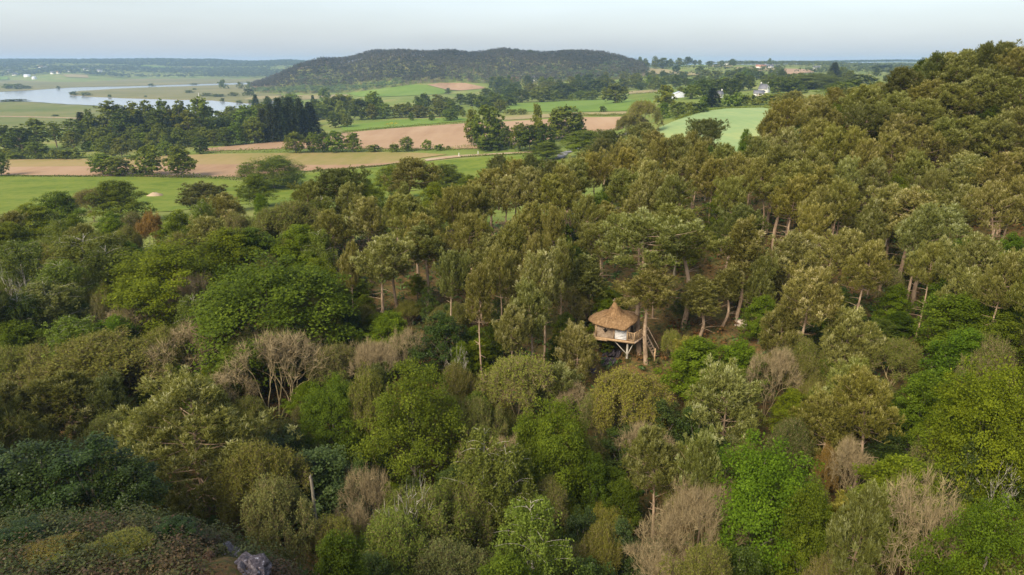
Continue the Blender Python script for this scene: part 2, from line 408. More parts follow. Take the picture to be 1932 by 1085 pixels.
def broad(seed, H=12.0, W=8.0, mat='oak', bark='bark_grey', base=0.12, nclump=170, per=115, leaf=0.20, layered=0.5, gaps=0.0, dome=False, trunk=True):
    rng = np.random.default_rng(seed)
    tr, cr = Geo(), Geo()
    cb = H * base
    ch = H - cb
    # limbs towards lobes
    nl = 9
    lobes = []
    spine = np.array([[0, 0, -.6], [rng.normal() * .1, rng.normal() * .1, cb * .6], [rng.normal() * .3, rng.normal() * .3, cb + ch * .3], [rng.normal() * .5, rng.normal() * .5, H * .86]])
    sp = np.concatenate((bez(spine[0], spine[1], spine[2], 6), bez(spine[2], (spine[2] + spine[3]) / 2, spine[3], 4)[1:]))
    if trunk: tr.tube(sp, np.linspace(0.022 * H, 0.03, len(sp)), 7)
    for i in range(nl):
        a = i * 2.399 + rng.normal() * .25; t = (i + .5) / nl
        z = cb + ch * (0.08 + 0.70 * t)
        rr = W / 2 * (0.62 if t < .75 else 0.3) * math.sqrt(max(0.12, 1 - (1.25 * (t - .35)) ** 2)) * rng.uniform(.8, 1.1)
        c = np.array([math.cos(a) * rr, math.sin(a) * rr, z])
        lobes.append((c, W * rng.uniform(.20, .28)))
        b = np.array([np.interp(cb * .8 + ch * .35 * t, sp[:, 2], sp[:, k]) for k in range(3)])
        if trunk: tr.tube(bez(b, (b + c) / 2 + [0, 0, .3], c + [0, 0, .4], 5), np.linspace(0.009 * H, 0.02, 5), 5)
    lobes.append((np.array([0, 0, cb + ch * .80]), W * .24)); lobes.append((np.array([0, 0, cb + ch * .55]), W * .34)); lobes.append((np.array([0, 0, cb + ch * .25]), W * .32))
    lc = np.array([l[0] for l in lobes]); lr = np.array([l[1] for l in lobes])
    pick = rng.integers(0, len(lobes), nclump)
    u = unit(rng.normal(size=(nclump, 3))); u[:, 2] = np.where(rng.random(nclump) < .72, np.abs(u[:, 2]), u[:, 2])
    C = lc[pick] + u * lr[pick][:, None] * rng.uniform(.75, 1.12, (nclump, 1)) * [1, 1, .92]
    C[:, 2] = np.clip(C[:, 2], .04 * H, H - .25)
    if dome:           # a closed rounded head of overlapping sprays
        u = unit(rng.normal(size=(nclump, 3))); up = rng.random(nclump) < .3; u[up, 2] = np.abs(u[up, 2])
        az = np.arctan2(u[:, 1], u[:, 0]); rg = 1 + .13 * np.sin(az * 3 + seed) + .10 * np.sin(az * 5 + u[:, 2] * 6 + seed)
        C = np.array([0, 0, cb + ch * .47]) + u * np.array([W * .43, W * .43, ch * .46]) * (rg * rng.uniform(.72, 1.05, nclump))[:, None]
        C[:, 2] = np.clip(C[:, 2], .04 * H, H - .25)
    out = unit(C - np.array([0, 0, cb + ch * .35]))
    if gaps: keep = rng.random(nclump) > gaps; C, out = C[keep], out[keep]
    k = len(C)
    ct = rng.normal(0, .13, k) + 0.40
    rx = rng.uniform(.55, 1.0, k) * W / 9
    n = per
    CC = np.repeat(C, n, 0); OO = np.repeat(out, n, 0); RR = np.repeat(rx, n)[:, None]
    q = unit(rng.normal(size=CC.shape)) * rng.uniform(0, 1, (len(CC), 1)) ** 0.45
    # sprays fan out and droop a little at their ends
    horiz = np.hypot(q[:, 0], q[:, 1])[:, None]
    P = CC + q * RR * np.array([1, 1, 1 - .55 * layered]) - np.array([0, 0, .25]) * horiz * RR * layered
    N = unit(OO * .55 + np.array([0, 0, .8]) + rng.normal(size=P.shape) * .55)
    L = rng.uniform(.7, 1.25, len(P)) * leaf
    cr.leaves(P, N, L, L * .72, rng, np.repeat(ct, n) + rng.normal(0, .12, len(P)) + 0.10 * q[:, 2])
    # inner sprays
    m = nclump * per // 6
    u = unit(rng.normal(size=(m, 3))); pk = rng.integers(0, len(lobes), m)
    P = lc[pk] + u * lr[pk][:, None] * rng.uniform(0, 1, (m, 1)) ** .6
    cr.leaves(P, unit(rng.normal(size=P.shape) + [0, 0, .6]), leaf * 1.35, leaf * 1.0, rng, rng.normal(.35, .12, m))
    return (tr.mesh('broad_trunk', M[bark], True) if trunk else None), cr.mesh('broad_crown', M[mat]), H, W

def birch(seed, H=13.0, W=6.0):
    rng = np.random.default_rng(seed)
    tr, cr = Geo(), Geo()
    zs = np.linspace(0, 1, 10)
    sp = np.stack((rng.normal() * .5 * zs ** 2 + .15 * np.sin(zs * 5), rng.normal() * .5 * zs ** 2, zs * H * .86), -1); sp[0, 2] = -.5
    tr.tube(sp, 0.012 * H * (1 - .93 * zs) + .006, 7)
    starts, ln = [], []
    for i in range(54):
        t = rng.uniform(.22, .98); p = np.array([np.interp(t, zs, sp[:, k]) for k in range(3)])
        a = rng.uniform(0, 2 * PI); R = W / 2 * (math.sin(PI * (0.18 + .78 * t)) ** .7) * rng.uniform(.6, 1.1)
        d = np.array([math.cos(a), math.sin(a), 0])
        e = p + d * R + [0, 0, R * rng.uniform(.25, .7)]
        P = bez(p, p + d * R * .4 + [0, 0, R * .55], e, 6)
        tr.tube(P, np.linspace(.028, .006, 6), 4)
        for j in range(12):
            s = rng.uniform(.35, 1)
            c = np.array([np.interp(s, np.linspace(0, 1, 6), P[:, k]) for k in range(3)]) + rng.normal(size=3) * [.32, .32, .15]
            starts.append(c); ln.append(rng.uniform(.5, 1.9))
    S = np.array(starts); ln = np.array(ln); n = 26
    k = len(S)
    f = rng.uniform(0, 1, (k, n))
    sway = rng.normal(size=(k, 1, 3)) * [.28, .28, 0]
    P = S[:, None] - np.array([0, 0, 1.]) * (f * ln[:, None])[..., None] + sway * f[..., None] + rng.normal(size=(k, n, 3)) * .10
    t = np.repeat(rng.normal(.42, .14, k), n) + rng.normal(0, .1, k * n)
    P = P.reshape(-1, 3)
    cr.leaves(P, rng.normal(size=P.shape) + [0, 0, .5], rng.uniform(.12, .22, len(P)), .12, rng, t)
    return tr.mesh('birch_trunk', M['bark_white'], True), cr.mesh('birch_crown', M['birch']), H, W

def bare(seed, H=9.0, W=7.0, bark='bark_tan', buds=0, spread=0.5, stems=3, twigs=9, depth=6):
    rng = np.random.default_rng(seed)
    tr, tw, lf = Geo(), Geo(), []
    def grow(p, d, L, r, lev):
        m = p + d * L * .5 + rng.normal(size=3) * L * .07
        e = p + unit(d + rng.normal(size=3) * .22 + [0, 0, .08]) * L
        (tr if lev < 4 else tw).tube(bez(p, m, e, 3 if lev > 2 else 4), np.linspace(r, r * .68, 3 if lev > 2 else 4), 5 if lev < 2 else 3)
        if lev >= depth - 2:
            k = twigs
            B = p + (e - p) * rng.uniform(0.1, 1, (k, 1)); D = unit(d + rng.normal(size=(k, 3)) * .75 + [0, 0, .15])
            LL = rng.uniform(.4, 1.1, k) * H / 9
            tw.blades(B, D, LL, .032, rng, .5, .5)
            if buds: lf.append(np.repeat(B, 3, 0) + np.repeat(D * LL[:, None], 3, 0) * rng.uniform(.3, 1.05, (3 * k, 1)))
        if lev >= depth: return
        k = 2 if rng.random() < .55 else 3
        a0 = rng.uniform(0, 2 * PI)
        A = unit(np.cross(d, rng.normal(size=3))); B = np.cross(d, A)
        for j in range(k):
            a = a0 + j * 2 * PI / k
            th = spread * rng.uniform(.7, 1.25)
            grow(e, unit(d * math.cos(th) + (A * math.cos(a) + B * math.sin(a)) * math.sin(th)), L * rng.uniform(.68, .86), r * .64, lev + 1)
    L0 = H * .24
    for s in range(stems):
        a = s * 2 * PI / stems + rng.normal() * .4
        th = .1 if stems == 1 else rng.uniform(.15, .42)
        grow(np.array([math.cos(a) * .12, math.sin(a) * .12, -.4]), np.array([math.cos(a) * math.sin(th), math.sin(a) * math.sin(th), math.cos(th)]), L0, 0.012 * H, 0)
    for g in (tr, tw):
        pass
    allv = np.concatenate(tr.V + tw.V); sc = H / allv[:, 2].max()
    wid = np.percentile(np.hypot(allv[:, 0], allv[:, 1]), 97) * 2; sw = W / wid
    S = np.array([sw, sw, sc])
    for g in (tr, tw): g.V = [v * S for v in g.V]
    tm = tr.mesh('bare_trunk', M[bark], True)
    if buds:
        P = np.concatenate(lf) * S
        if buds < 1: P = P[rng.random(len(P)) < buds]
        g = Geo(); g.leaves(P + rng.normal(size=P.shape) * .06, rng.normal(size=P.shape) + [0, 0, .5], rng.uniform(.10, .2, len(P)), .10, rng, rng.normal(.5, .18, len(P)))
        # twigs stay with the limbs, the opening leaves are the crown
        v = tw
        tr.V += v.V; off = tr.n
        tr.Q += [q + off for q in v.Q]; tr.T += [t + off for t in v.T]; tr.tint += v.tint; tr.n += v.n
        tm = tr.mesh('budding_trunk', M[bark], False)
        return tm, g.mesh('budding_crown', M['bud']), H, W
    return tm, tw.mesh('twig_crown', M[bark]), H, W

def fir(seed, H=14.0, W=5.0):
    rng = np.random.default_rng(seed)
    tr, cr = Geo(), Geo()
    tr.tube([[0, 0, -.5], [0, 0, H * .5], [0, 0, H * .97]], [.02 * H, .011 * H, .02], 6)
    for z in np.linspace(.1, .98, 22):
        R = W / 2 * (1 - z) ** .85 * rng.uniform(.85, 1.1) + .12
        k = 11 if z < .8 else 7
        a = rng.uniform(0, 2 * PI) + np.arange(k) * 2 * PI / k + rng.normal(size=k) * .2
        d = np.stack((np.cos(a), np.sin(a), np.full(k, .12)), -1)
        n = 16
        f = rng.uniform(.12, 1, (k, n, 1))
        P = np.array([0, 0, z * H]) + d[:, None] * R * f - np.array([0, 0, 1.]) * (f ** 2) * R * .42
        P = P.reshape(-1, 3) + rng.normal(size=(k * n, 3)) * .09
        dd = np.repeat(d, n, 0) + rng.normal(size=P.shape) * .5 - [0, 0, .25]
        cr.blades(P, dd, rng.uniform(.4, .75, len(P)), .26, rng, rng.normal(.35, .12, len(P)), rng.normal(.55, .12, len(P)))
    return tr.mesh('fir_trunk', M['bark_grey'], True), cr.mesh('fir_crown', M['fir']), H, W

def fit(r):
    """trunk, crown and the crown's true height, width and centre"""
    tm, cm, H, W = r
    v = np.empty(len(cm.vertices) * 3, np.float32); cm.vertices.foreach_get('co', v); v = v.reshape(-1, 3)
    c = np.median(v[:, :2], 0)
    return tm, cm, float(np.percentile(v[:, 2], 99.7)), 2 * float(np.percentile(np.hypot(*(v[:, :2] - c).T), 94)), c
P_ = {}
def proto(kind, fn, seeds, **kw):
    P_[kind] = [fn(s, **kw) for s in seeds]
proto('pine', pine, (1, 2, 3), H=15, W=7, base=.58)
P_['pine'] += [pine(4, 15, 6.4, base=.52, lean=.3), pine(5, 15, 8, base=.62, lean=1.2), pine(6, 15, 7.2, base=.56, lean=.8, levels=10)]
P_['pine_tall'] = [pine(11, 18, 7.5, base=.62, lean=.8, flat=True, levels=7), pine(12, 18, 6, base=.6, lean=.5, levels=8), pine(13, 18, 6.5, base=.58, lean=1.6, levels=8)]
P_['pine_slim'] = [pine(21, 13, 3.6, base=.5, lean=.9, levels=8), pine(22, 13, 3.8, base=.42, lean=.4, levels=9)]
P_['pine_big'] = [pine(33, 13, 11, base=.05, lean=.2, levels=13, dens=1.5), pine(34, 13, 9, base=.06, lean=.2, levels=13, dens=1.5)]
P_['pine_low'] = [pine(31, 9, 6.4, base=.12, lean=.2, levels=10, dens=1.2), pine(32, 9, 6, base=.15, lean=.2, levels=10, dens=1.2)]
proto('oak', broad, (41, 42, 43, 44), layered=.6)
P_['oak_big'] = [broad(51, 14, 12, nclump=240, per=110, leaf=.20, layered=.75), broad(52, 14, 11, nclump=240, per=110, leaf=.20, layered=.8)]
P_['oak_dome'] = [broad(s, 12, 11, nclump=290, per=115, leaf=.19, layered=.75, base=.06, dome=True) for s in (55, 56, 57)]
P_['birch'] = [birch(61), birch(62), birch(63)]
P_['holly'] = [broad(71, 8, 5.5, 'holly', nclump=110, per=95, leaf=.15, layered=.2, base=.08), broad(72, 9, 6, 'holly', nclump=120, per=95, leaf=.16, layered=.3, base=.1)]
P_['bare'] = [bare(81, twigs=6, spread=.42), bare(82, W=6, stems=2, twigs=6), bare(83, stems=4, spread=.36, twigs=6), bare(84, H=10, W=8, stems=5, spread=.3, twigs=6), bare(85, H=8, W=7, stems=1, spread=.55, twigs=6)]
P_['bud'] = [bare(91, buds=1, twigs=12), bare(92, buds=.6, stems=2, twigs=12), bare(93, H=10, W=7, buds=1, stems=4, spread=.45, twigs=12)]
P_['snag'] = [bare(95, H=7, W=6, bark='bark_white', stems=2, twigs=1, depth=4, spread=.6), bare(96, H=9, W=5, bark='bark_white', stems=2, twigs=1, depth=4, spread=.5)]
P_['fir'] = [fir(101), fir(102)]
# trees of the fields and the belt, seen from 300 m and more
P_['field'] = [broad(s, 12, 9, 'far', nclump=105, per=26, leaf=.62, layered=.35, base=.06, dome=s > 112) for s in (111, 112, 113, 114, 115)]
P_['field_pine'] = [broad(s, 14, 8, 'far', 'bark_pine', nclump=95, per=26, leaf=.6, layered=.7, base=.2, gaps=.1) for s in (121, 122)]
P_['bush'] = [broad(s, 4, 5, 'far', nclump=40, per=24, leaf=.45, layered=.3, base=.02, trunk=False) for s in (131, 132)]
for k in P_: P_[k] = [fit(r) for r in P_[k]]
# ---------------------------------------------------------------- ground
def at_far(px, py, dmin=200.0, up=0.0):
    d = ray(px, py)
    y = _T[_T > dmin]
    x = y * d[0] / d[1]; z = EYE + y * d[2] / d[1]
    below = z <= ground_z(x, y) + up
    if not below.any():                # the sight line passes over everything: take the place where it comes closest
        m = y < 400
        i = max(1, int(np.argmin((z - ground_z(x, y))[m]))) if up else len(y) - 1
    else: i = max(1, int(np.argmax(below)))
    yy = np.linspace(y[i - 1], y[i], 30)
    xx = yy * d[0] / d[1]; zz = EYE + yy * d[2] / d[1]
    b = zz <= ground_z(xx, yy) + up
    j = int(np.argmax(b)) if b.any() else 29
    return float(xx[j]), float(yy[j]), float(ground_z(xx[j], yy[j])[0])

def in_poly(x, y, poly):
    x = np.asarray(x); y = np.asarray(y); c = np.zeros(x.shape, bool)
    n = len(poly); j = n - 1
    for i in range(n):
        xi, yi = poly[i]; xj, yj = poly[j]
        c ^= ((yi > y) != (yj > y)) & (x < (xj - xi) * (y - yi) / (yj - yi + 1e-12) + xi)
        j = i
    return c

WOOD_EDGE = np.array(((-700, 128), (0, 128), (300, 128), (560, 122), (800, 138), (1000, 150), (1150, 165), (1300, 185), (1450, 215), (1600, 240), (2700, 260)), float)
def wood_far(px): return np.interp(px, WOOD_EDGE[:, 0], WOOD_EDGE[:, 1])

def build_ground():
    fine = np.radians(np.arange(-52, 52.01, .25)); coarse = np.radians(np.arange(56, 305, 4.0))
    az = np.concatenate((fine, coarse)); na = len(az)
    rr = np.geomspace(3, 7000, 340); nr = len(rr)
    x = rr[:, None] * np.sin(az); y = rr[:, None] * np.cos(az)
    z = ground_z(x, y)
    # humus, banks and hollows of the near slopes
    near = np.clip((240 - rr) / 80, 0, 1)[:, None]
    bump = .5 * np.sin(x * .31 + 1.3 * np.sin(y * .23)) * np.sin(y * .37 + 1.1 * np.sin(x * .19)) + .22 * np.sin(x * 1.1 + y * .7) * np.sin(y * .9 - x * .4)
    z = z + bump * near * .8
    V = np.stack((x, y, z), -1).reshape(-1, 3)
    idx = np.arange(nr * na).reshape(nr, na)
    nx = np.roll(idx, -1, 1)
    q = np.stack((idx[:-1], nx[:-1], nx[1:], idx[1:]), -1).reshape(-1, 4)[:, ::-1]
    V = np.concatenate((V, [[0, 0, gz(0, .01)]]))
    c = nr * na
    t = np.stack((np.full(na, c), idx[0], nx[0]), -1)[:, ::-1]
    px = CX + (x / np.maximum(y, 1e-3)) * 1250
    wood = ((y < wood_far(px)) | (y < 20)).astype(float)
    wood = np.append(wood.ravel(), 1)
    me = np_mesh('ground', V, q, t, wood, M['ground'], True)
    o = link('ground', me); o['kind'] = 'structure'
    return o

def ground_material():
    m, nt, out = new_mat('ground')
    a = nt.nodes.new('ShaderNodeAttribute'); a.attribute_name = 'tint'
    n1 = noise(nt, .35, 6); n2 = noise(nt, .02, 5); n3 = noise(nt, 2.5, 5)
    litter = ramp(nt, n1, [(.3, (.06, .042, .02)), (.48, (.14, .08, .03)), (.62, (.10, .09, .026)), (.75, (.17, .105, .045))])
    litter = mix(nt, ramp(nt, n3, [(.45, (0, 0, 0)), (.65, (1, 1, 1))]), litter, (.05, .055, .016))
    meadow = ramp(nt, n2, [(.3, (.10, .145, .022)), (.5, (.15, .18, .036)), (.65, (.21, .20, .06)), (.8, (.11, .16, .025))])
    c = mix(nt, a.outputs['Fac'], meadow, litter)
    p = nt.nodes.new('ShaderNodeBsdfPrincipled'); p.inputs['Roughness'].default_value = .95; p.inputs['Specular IOR Level'].default_value = .1
    nt.links.new(c, p.inputs['Base Color'])
    b = nt.nodes.new('ShaderNodeBump'); b.inputs['Strength'].default_value = .6; b.inputs['Distance'].default_value = .25
    nt.links.new(n3, b.inputs['Height']); nt.links.new(b.outputs[0], p.inputs['Normal'])
    nt.links.new(p.outputs[0], out.inputs[0])
    return m
M['ground'] = ground_material()

def field_mat(name, stops, scale, rows=None, fine=None, rough=.95):
    """a field: broad patches, a fine grain and, for tilled ones, rows running along a compass direction"""
    m, nt, out = new_mat(name)
    g = nt.nodes.new('ShaderNodeNewGeometry')
    n = noise(nt, scale, 6, .65, g.outputs['Position'])
    fac = n
    if rows:
        ang, wid, amt = rows
        mp = nt.nodes.new('ShaderNodeMapping'); mp.inputs['Rotation'].default_value = (0, 0, math.radians(ang)); mp.inputs['Scale'].default_value = (1 / wid, .012, 0)
        nt.links.new(g.outputs['Position'], mp.inputs[0])
        r = noise(nt, 1.0, 3, .7, mp.outputs[0])
        k = nt.nodes.new('ShaderNodeMath'); k.operation = 'MULTIPLY_ADD'; k.inputs[1].default_value = amt; nt.links.new(r, k.inputs[0])
        k2 = nt.nodes.new('ShaderNodeMath'); k2.operation = 'SUBTRACT'; k2.inputs[1].default_value = amt * .5
        nt.links.new(n, k.inputs[2]); nt.links.new(k.outputs[0], k2.inputs[0]); fac = k2.outputs[0]
    if fine:
        sc, amt = fine
        f = noise(nt, sc, 4, .7, g.outputs['Position'])
        k = nt.nodes.new('ShaderNodeMath'); k.operation = 'MULTIPLY_ADD'; k.inputs[1].default_value = amt; nt.links.new(f, k.inputs[0])
        k2 = nt.nodes.new('ShaderNodeMath'); k2.operation = 'SUBTRACT'; k2.inputs[1].default_value = amt * .5
        nt.links.new(fac, k.inputs[2]); nt.links.new(k.outputs[0], k2.inputs[0]); fac = k2.outputs[0]
    c = ramp(nt, fac, stops)
    p = nt.nodes.new('ShaderNodeBsdfPrincipled'); p.inputs['Roughness'].default_value = rough; p.inputs['Specular IOR Level'].default_value = .1
    nt.links.new(c, p.inputs['Base Color']); nt.links.new(p.outputs[0], out.inputs[0])
    return m

M['soil'] = field_mat('dry_soil', [(.3, (.25, .152, .083)), (.5, (.31, .20, .115)), (.7, (.345, .235, .14))], .012, (12, 9, .5), (.3, .2))
M['soil_pink'] = field_mat('pink_soil', [(.3, (.24, .142, .078)), (.5, (.30, .19, .108)), (.7, (.34, .228, .14))], .015, (80, 8, .5), (.4, .2))
M['stubble'] = field_mat('pale_crop', [(.3, (0.180, 0.162, 0.040)), (.5, (0.259, 0.191, 0.076)), (.7, (0.288, 0.202, 0.094))], .012, (78, 7, .3), (.3, .2))
M['meadow'] = field_mat('meadow_grass', [(.28, (.070, .108, .010)), (.45, (.112, .150, .014)), (.6, (.15, .175, .022)), (.75, (.10, .14, .014))], .06, None, (.35, .6))
M['lush'] = field_mat('young_corn', [(.3, (.090, .150, .018)), (.5, (.120, .182, .024)), (.7, (.155, .205, .034))], .015, (60, 8, .2), (.3, .25))
M['wheat'] = field_mat('green_wheat', [(.3, (.16, .235, .085)), (.5, (.215, .285, .115)), (.68, (.285, .32, .12)), (.8, (.32, .32, .115))], .012, (75, 5, .35), (.5, .3))
M['marsh'] = field_mat('marsh_grass', [(.3, (0.094, 0.119, 0.025)), (.48, (0.133, 0.144, 0.040)), (.62, (0.166, 0.155, 0.054)), (.75, (0.115, 0.137, 0.032))], .006, (88, 60, .5), (.05, .3))
M['marsh_far'] = field_mat('dry_marsh_grass', [(.3, (0.122, 0.122, 0.043)), (.5, (0.158, 0.148, 0.054)), (.7, (0.194, 0.166, 0.072))], .004, (88, 90, .5), (.03, .3))
M['hay'] = field_mat('dry_grass', [(.3, (0.194, 0.169, 0.065)), (.5, (0.259, 0.205, 0.101)), (.7, (0.216, 0.194, 0.065))], .02, None, (.3, .3))
M['track'] = field_mat('trodden_earth', [(.3, (0.259, 0.158, 0.086)), (.5, (0.331, 0.238, 0.144)), (.7, (0.360, 0.288, 0.202))], .1, None, (.8, .3))
M['road'] = field_mat('worn_asphalt', [(.3, (0.144, 0.137, 0.137)), (.7, (0.194, 0.184, 0.180))], .3)
M['mud'] = field_mat('bank_mud', [(.3, (0.065, 0.043, 0.025)), (.6, (0.115, 0.079, 0.047)), (.8, (0.144, 0.122, 0.050))], .1)

def water_material():
    m, nt, out = new_mat('river_water')
    p = nt.nodes.new('ShaderNodeBsdfPrincipled')
    p.inputs['Base Color'].default_value = (.25, .262, .28, 1); p.inputs['Roughness'].default_value = .12; p.inputs['Specular IOR Level'].default_value = .6
    n = noise(nt, .25, 4)
    b = nt.nodes.new('ShaderNodeBump'); b.inputs['Strength'].default_value = .10; b.inputs['Distance'].default_value = .1
    nt.links.new(n, b.inputs['Height']); nt.links.new(b.outputs[0], p.inputs['Normal'])
    nt.links.new(p.outputs[0], out.inputs[0])
    return m
M['water'] = water_material()

def outline(pts, step=14, dmin=200, z=None):
    w = []
    for (a, b), (c, d) in zip(pts, pts[1:] + pts[:1]):
        n = max(1, int(math.hypot(c - a, (d - b) * 3) / step))
        for k in range(n):
            px, py = a + (c - a) * k / n, b + (d - b) * k / n
            if z is None: x, y, _ = at_far(px, py, dmin)
            else:
                dd = ray(px, py); t = (z - EYE) / dd[2]; x, y = dd[0] * t, dd[1] * t
            w.append((x, y))
    # drop points that fall on each other
    r = [w[0]]
    for p in w[1:]:
        if math.hypot(p[0] - r[-1][0], p[1] - r[-1][1]) > .4: r.append(p)
    return r

FIELDS = []
def sheet(name, pts, mat, lift=.3, dmin=200, z=None, skirt=0.0, wobble=0.0, cells=45):
    """a piece of land laid over the ground (or level at height z), its outline traced on the land itself"""
    w = outline(pts, dmin=dmin, z=z)
    if wobble:
        rng = np.random.default_rng(len(FIELDS) + 7)
        w = [(x + rng.normal() * wobble, y + rng.normal() * wobble * 2) for x, y in w]
    a = np.array(w); lo, hi = a.min(0), a.max(0)
    st = max((hi - lo).max() / cells, 2.0)
    gx, gy = np.meshgrid(np.arange(lo[0] + st / 2, hi[0], st), np.arange(lo[1] + st / 2, hi[1], st))
    ins = in_poly(gx.ravel(), gy.ravel(), w)
    inner = np.stack((gx.ravel()[ins], gy.ravel()[ins]), -1)
    vs = [Vector(p) for p in w] + [Vector(p) for p in inner]
    n = len(w)
    r = delaunay_2d_cdt(vs, [(i, (i + 1) % n) for i in range(n)], [list(range(n))], 1, 1e-4)
    P = np.array([tuple(v) for v in r[0]])
    D = np.hypot(P[:, 0], P[:, 1])
    zz = ground_z(P[:, 0], P[:, 1]) + lift * .35 + .0004 * D if z is None else np.full(len(P), z)
    V = np.column_stack((P, zz))
    T = [f for f in r[2] if len(f) == 3]
    mi = [0] * len(T)
    T = [f if np.cross(P[f[1]] - P[f[0]], P[f[2]] - P[f[0]]) > 0 else f[::-1] for f in T]
    Q = []
    if skirt:
        b0 = len(V); V = np.concatenate((V, np.column_stack((a, np.full(n, V[:n, 2].mean() if z is None else z) - skirt))))
        own = [int(np.argmin((P[:, 0] - x) ** 2 + (P[:, 1] - y) ** 2)) for x, y in w]
        Q = [(own[i], own[(i + 1) % n], b0 + (i + 1) % n, b0 + i) for i in range(n)]
    me = np_mesh(name, V, Q or None, T, None, None, True, mats=[M[mat], M['mud']], mat_index=[1] * len(Q) + mi)
    o = link(name, me); o['kind'] = 'structure'
    FIELDS.append((name, w))
    return o

ground = build_ground()
# river and marsh: the water is one level sheet, the marsh lies on it
RIVER = EYE - 58.6
sheet('river', [(-500, 205), (-500, 158), (0, 152), (400, 146), (560, 144), (520, 170), (520, 200), (480, 222), (430, 232), (330, 240), (0, 268), (-500, 280)], 'water', z=RIVER, cells=30)
sheet('marsh', [(-450, 191), (0, 193), (20, 191), (60, 192), (100, 195), (190, 199.5), (260, 206), (330, 213), (385, 221), (330, 250), (0, 266), (-450, 275)], 'marsh', z=RIVER + .25, skirt=.45, wobble=1.0)
sheet('marsh', [(132, 176.5), (150, 171.5), (240, 166.3), (350, 162.5), (480, 158.6), (530, 157), (530, 186), (500, 193), (474, 195.2), (450, 193.5), (415, 190.5), (400, 189.3), (330, 188), (250, 186), (170, 182.5), (135, 179.5)], 'marsh_far', z=RIVER + .25, skirt=.45, wobble=1.5)
sheet('marsh', [(-450, 177), (0, 173), (60, 170), (100, 167), (150, 164.5), (240, 162.8), (350, 159.3), (480, 155.2), (545, 153.5), (560, 140), (500, 141), (260, 146.5), (0, 152), (-450, 156)], 'marsh_far', z=RIVER + .3, skirt=.5, wobble=1.5)
sheet('track', [(0, 218.5), (100, 220.5), (170, 223), (170, 224.6), (100, 222), (0, 220)], 'track', z=RIVER + .45, cells=20)
sheet('field', [(460, 187), (485, 182), (560, 180.5), (655, 179), (655, 185), (560, 189), (475, 193)], 'hay', .4)
# fields of the plain
sheet('meadow', [(-260, 336), (0, 333), (150, 335), (270, 334), (300, 336), (420, 338), (470, 345), (470, 385), (0, 430), (-260, 440)], 'meadow', .2)
sheet('field', [(-260, 336), (-260, 316), (15, 316), (190, 314), (370, 311), (480, 311), (560, 312), (650, 312), (740, 308), (760, 303), (770, 305), (700, 315), (566, 324), (460, 335), (300, 333.5), (190, 332.5), (15, 331)], 'soil_pink', .3)
sheet('field', [(-260, 316), (-260, 304), (15, 302), (200, 300), (370, 292.5), (480, 290), (720, 288), (790, 289), (845, 292), (800, 298), (760, 303), (740, 308), (650, 312), (560, 312), (480, 311), (370, 311), (190, 314), (15, 316)], 'stubble', .35)
sheet('field', [(385, 286), (385, 281), (490, 271), (560, 262), (650, 251), (740, 243), (875, 233.5), (960, 229.5), (1100, 222), (1178, 221), (1175, 243), (1085, 256), (980, 274), (900, 281), (800, 282), (700, 281), (540, 281)], 'soil', .3)
sheet('meadow', [(480, 352), (566, 328), (700, 318), (800, 306), (860, 301), (930, 297), (1010, 294), (1060, 299), (1060, 330), (900, 365), (480, 390)], 'meadow', .2)
sheet('field', [(955, 196), (1050, 191.5), (1140, 189), (1230, 186), (1235, 199), (1180, 210), (1090, 212), (1000, 211), (955, 208)], 'lush', .3)
sheet('field', [(1188, 179), (1240, 175), (1240, 186), (1186, 188.5)], 'meadow', .35)
sheet('field', [(1186, 172.5), (1240, 170), (1240, 174.8), (1187, 178)], 'hay', .35)
sheet('field', [(1088, 213.5), (1182, 211), (1182, 216.5), (1092, 218)], 'hay', .35)
sheet('field', [(905, 224), (960, 219), (1090, 213), (1090, 219), (960, 227)], 'hay', .35)
sheet('meadow', [(640, 238), (760, 226), (870, 222), (890, 228), (760, 239), (650, 248)], 'lush', .3)
sheet('field', [(1240, 243), (1275, 228), (1300, 219), (1333, 210), (1372, 205.4), (1440, 204), (1490, 216), (1470, 290), (1380, 300), (1240, 292)], 'wheat', .3)
sheet('track', [(800, 301.5), (830, 297), (860, 294), (930, 290.3), (1005, 286.5), (1005, 289), (930, 293), (860, 298), (805, 304.5)], 'track', .5, cells=60)
sheet('road', [(1046, 300), (1056, 290), (1110, 272), (1160, 259), (1186, 249), (1192, 250.5), (1172, 259), (1118, 274.5), (1072, 290), (1062, 301)], 'road', .5, cells=60)
# fields on the hills
sheet('field', [(655, 177), (723, 167.3), (778, 160.5), (806, 161), (842, 170.5), (855, 174), (832, 178), (755, 182), (680, 183)], 'lush', .5)
sheet('field', [(806, 160.6), (832, 157), (878, 157.2), (904, 163), (918, 167), (869, 171.5), (842, 169.6)], 'soil_pink', .6)
sheet('field', [(1212, 128), (1254, 131), (1324, 140), (1308, 143.5), (1236, 140), (1214, 135)], 'hay', .8)
sheet('field', [(1202, 145), (1243, 144.5), (1248, 149), (1232, 158), (1211, 154)], 'meadow', .8)
sheet('field', [(1281, 149), (1311, 147), (1304, 155), (1281, 155)], 'meadow', .8)
sheet('field', [(1270, 121.8), (1340, 122), (1337, 125.8), (1272, 125.8)], 'lush', .8)
sheet('field', [(1340, 122), (1382, 124), (1380, 127.2), (1337, 126)], 'hay', .8)
sheet('field', [(1388, 127), (1468, 129), (1468, 134.5), (1390, 134.5)], 'hay', .8)
sheet('field', [(1478, 130), (1540, 132), (1538, 136.5), (1481, 142)], 'soil', .8)
sheet('field', [(116, 140.5), (165, 142), (168, 147.5), (126, 146)], 'hay', 1.0)
sheet('field', [(-60, 146), (15, 145.5), (16, 151), (-60, 152)], 'lush', 1.0)
sheet('field', [(248, 123), (307, 126), (340, 130), (287, 129.4)], 'lush', 2.0)
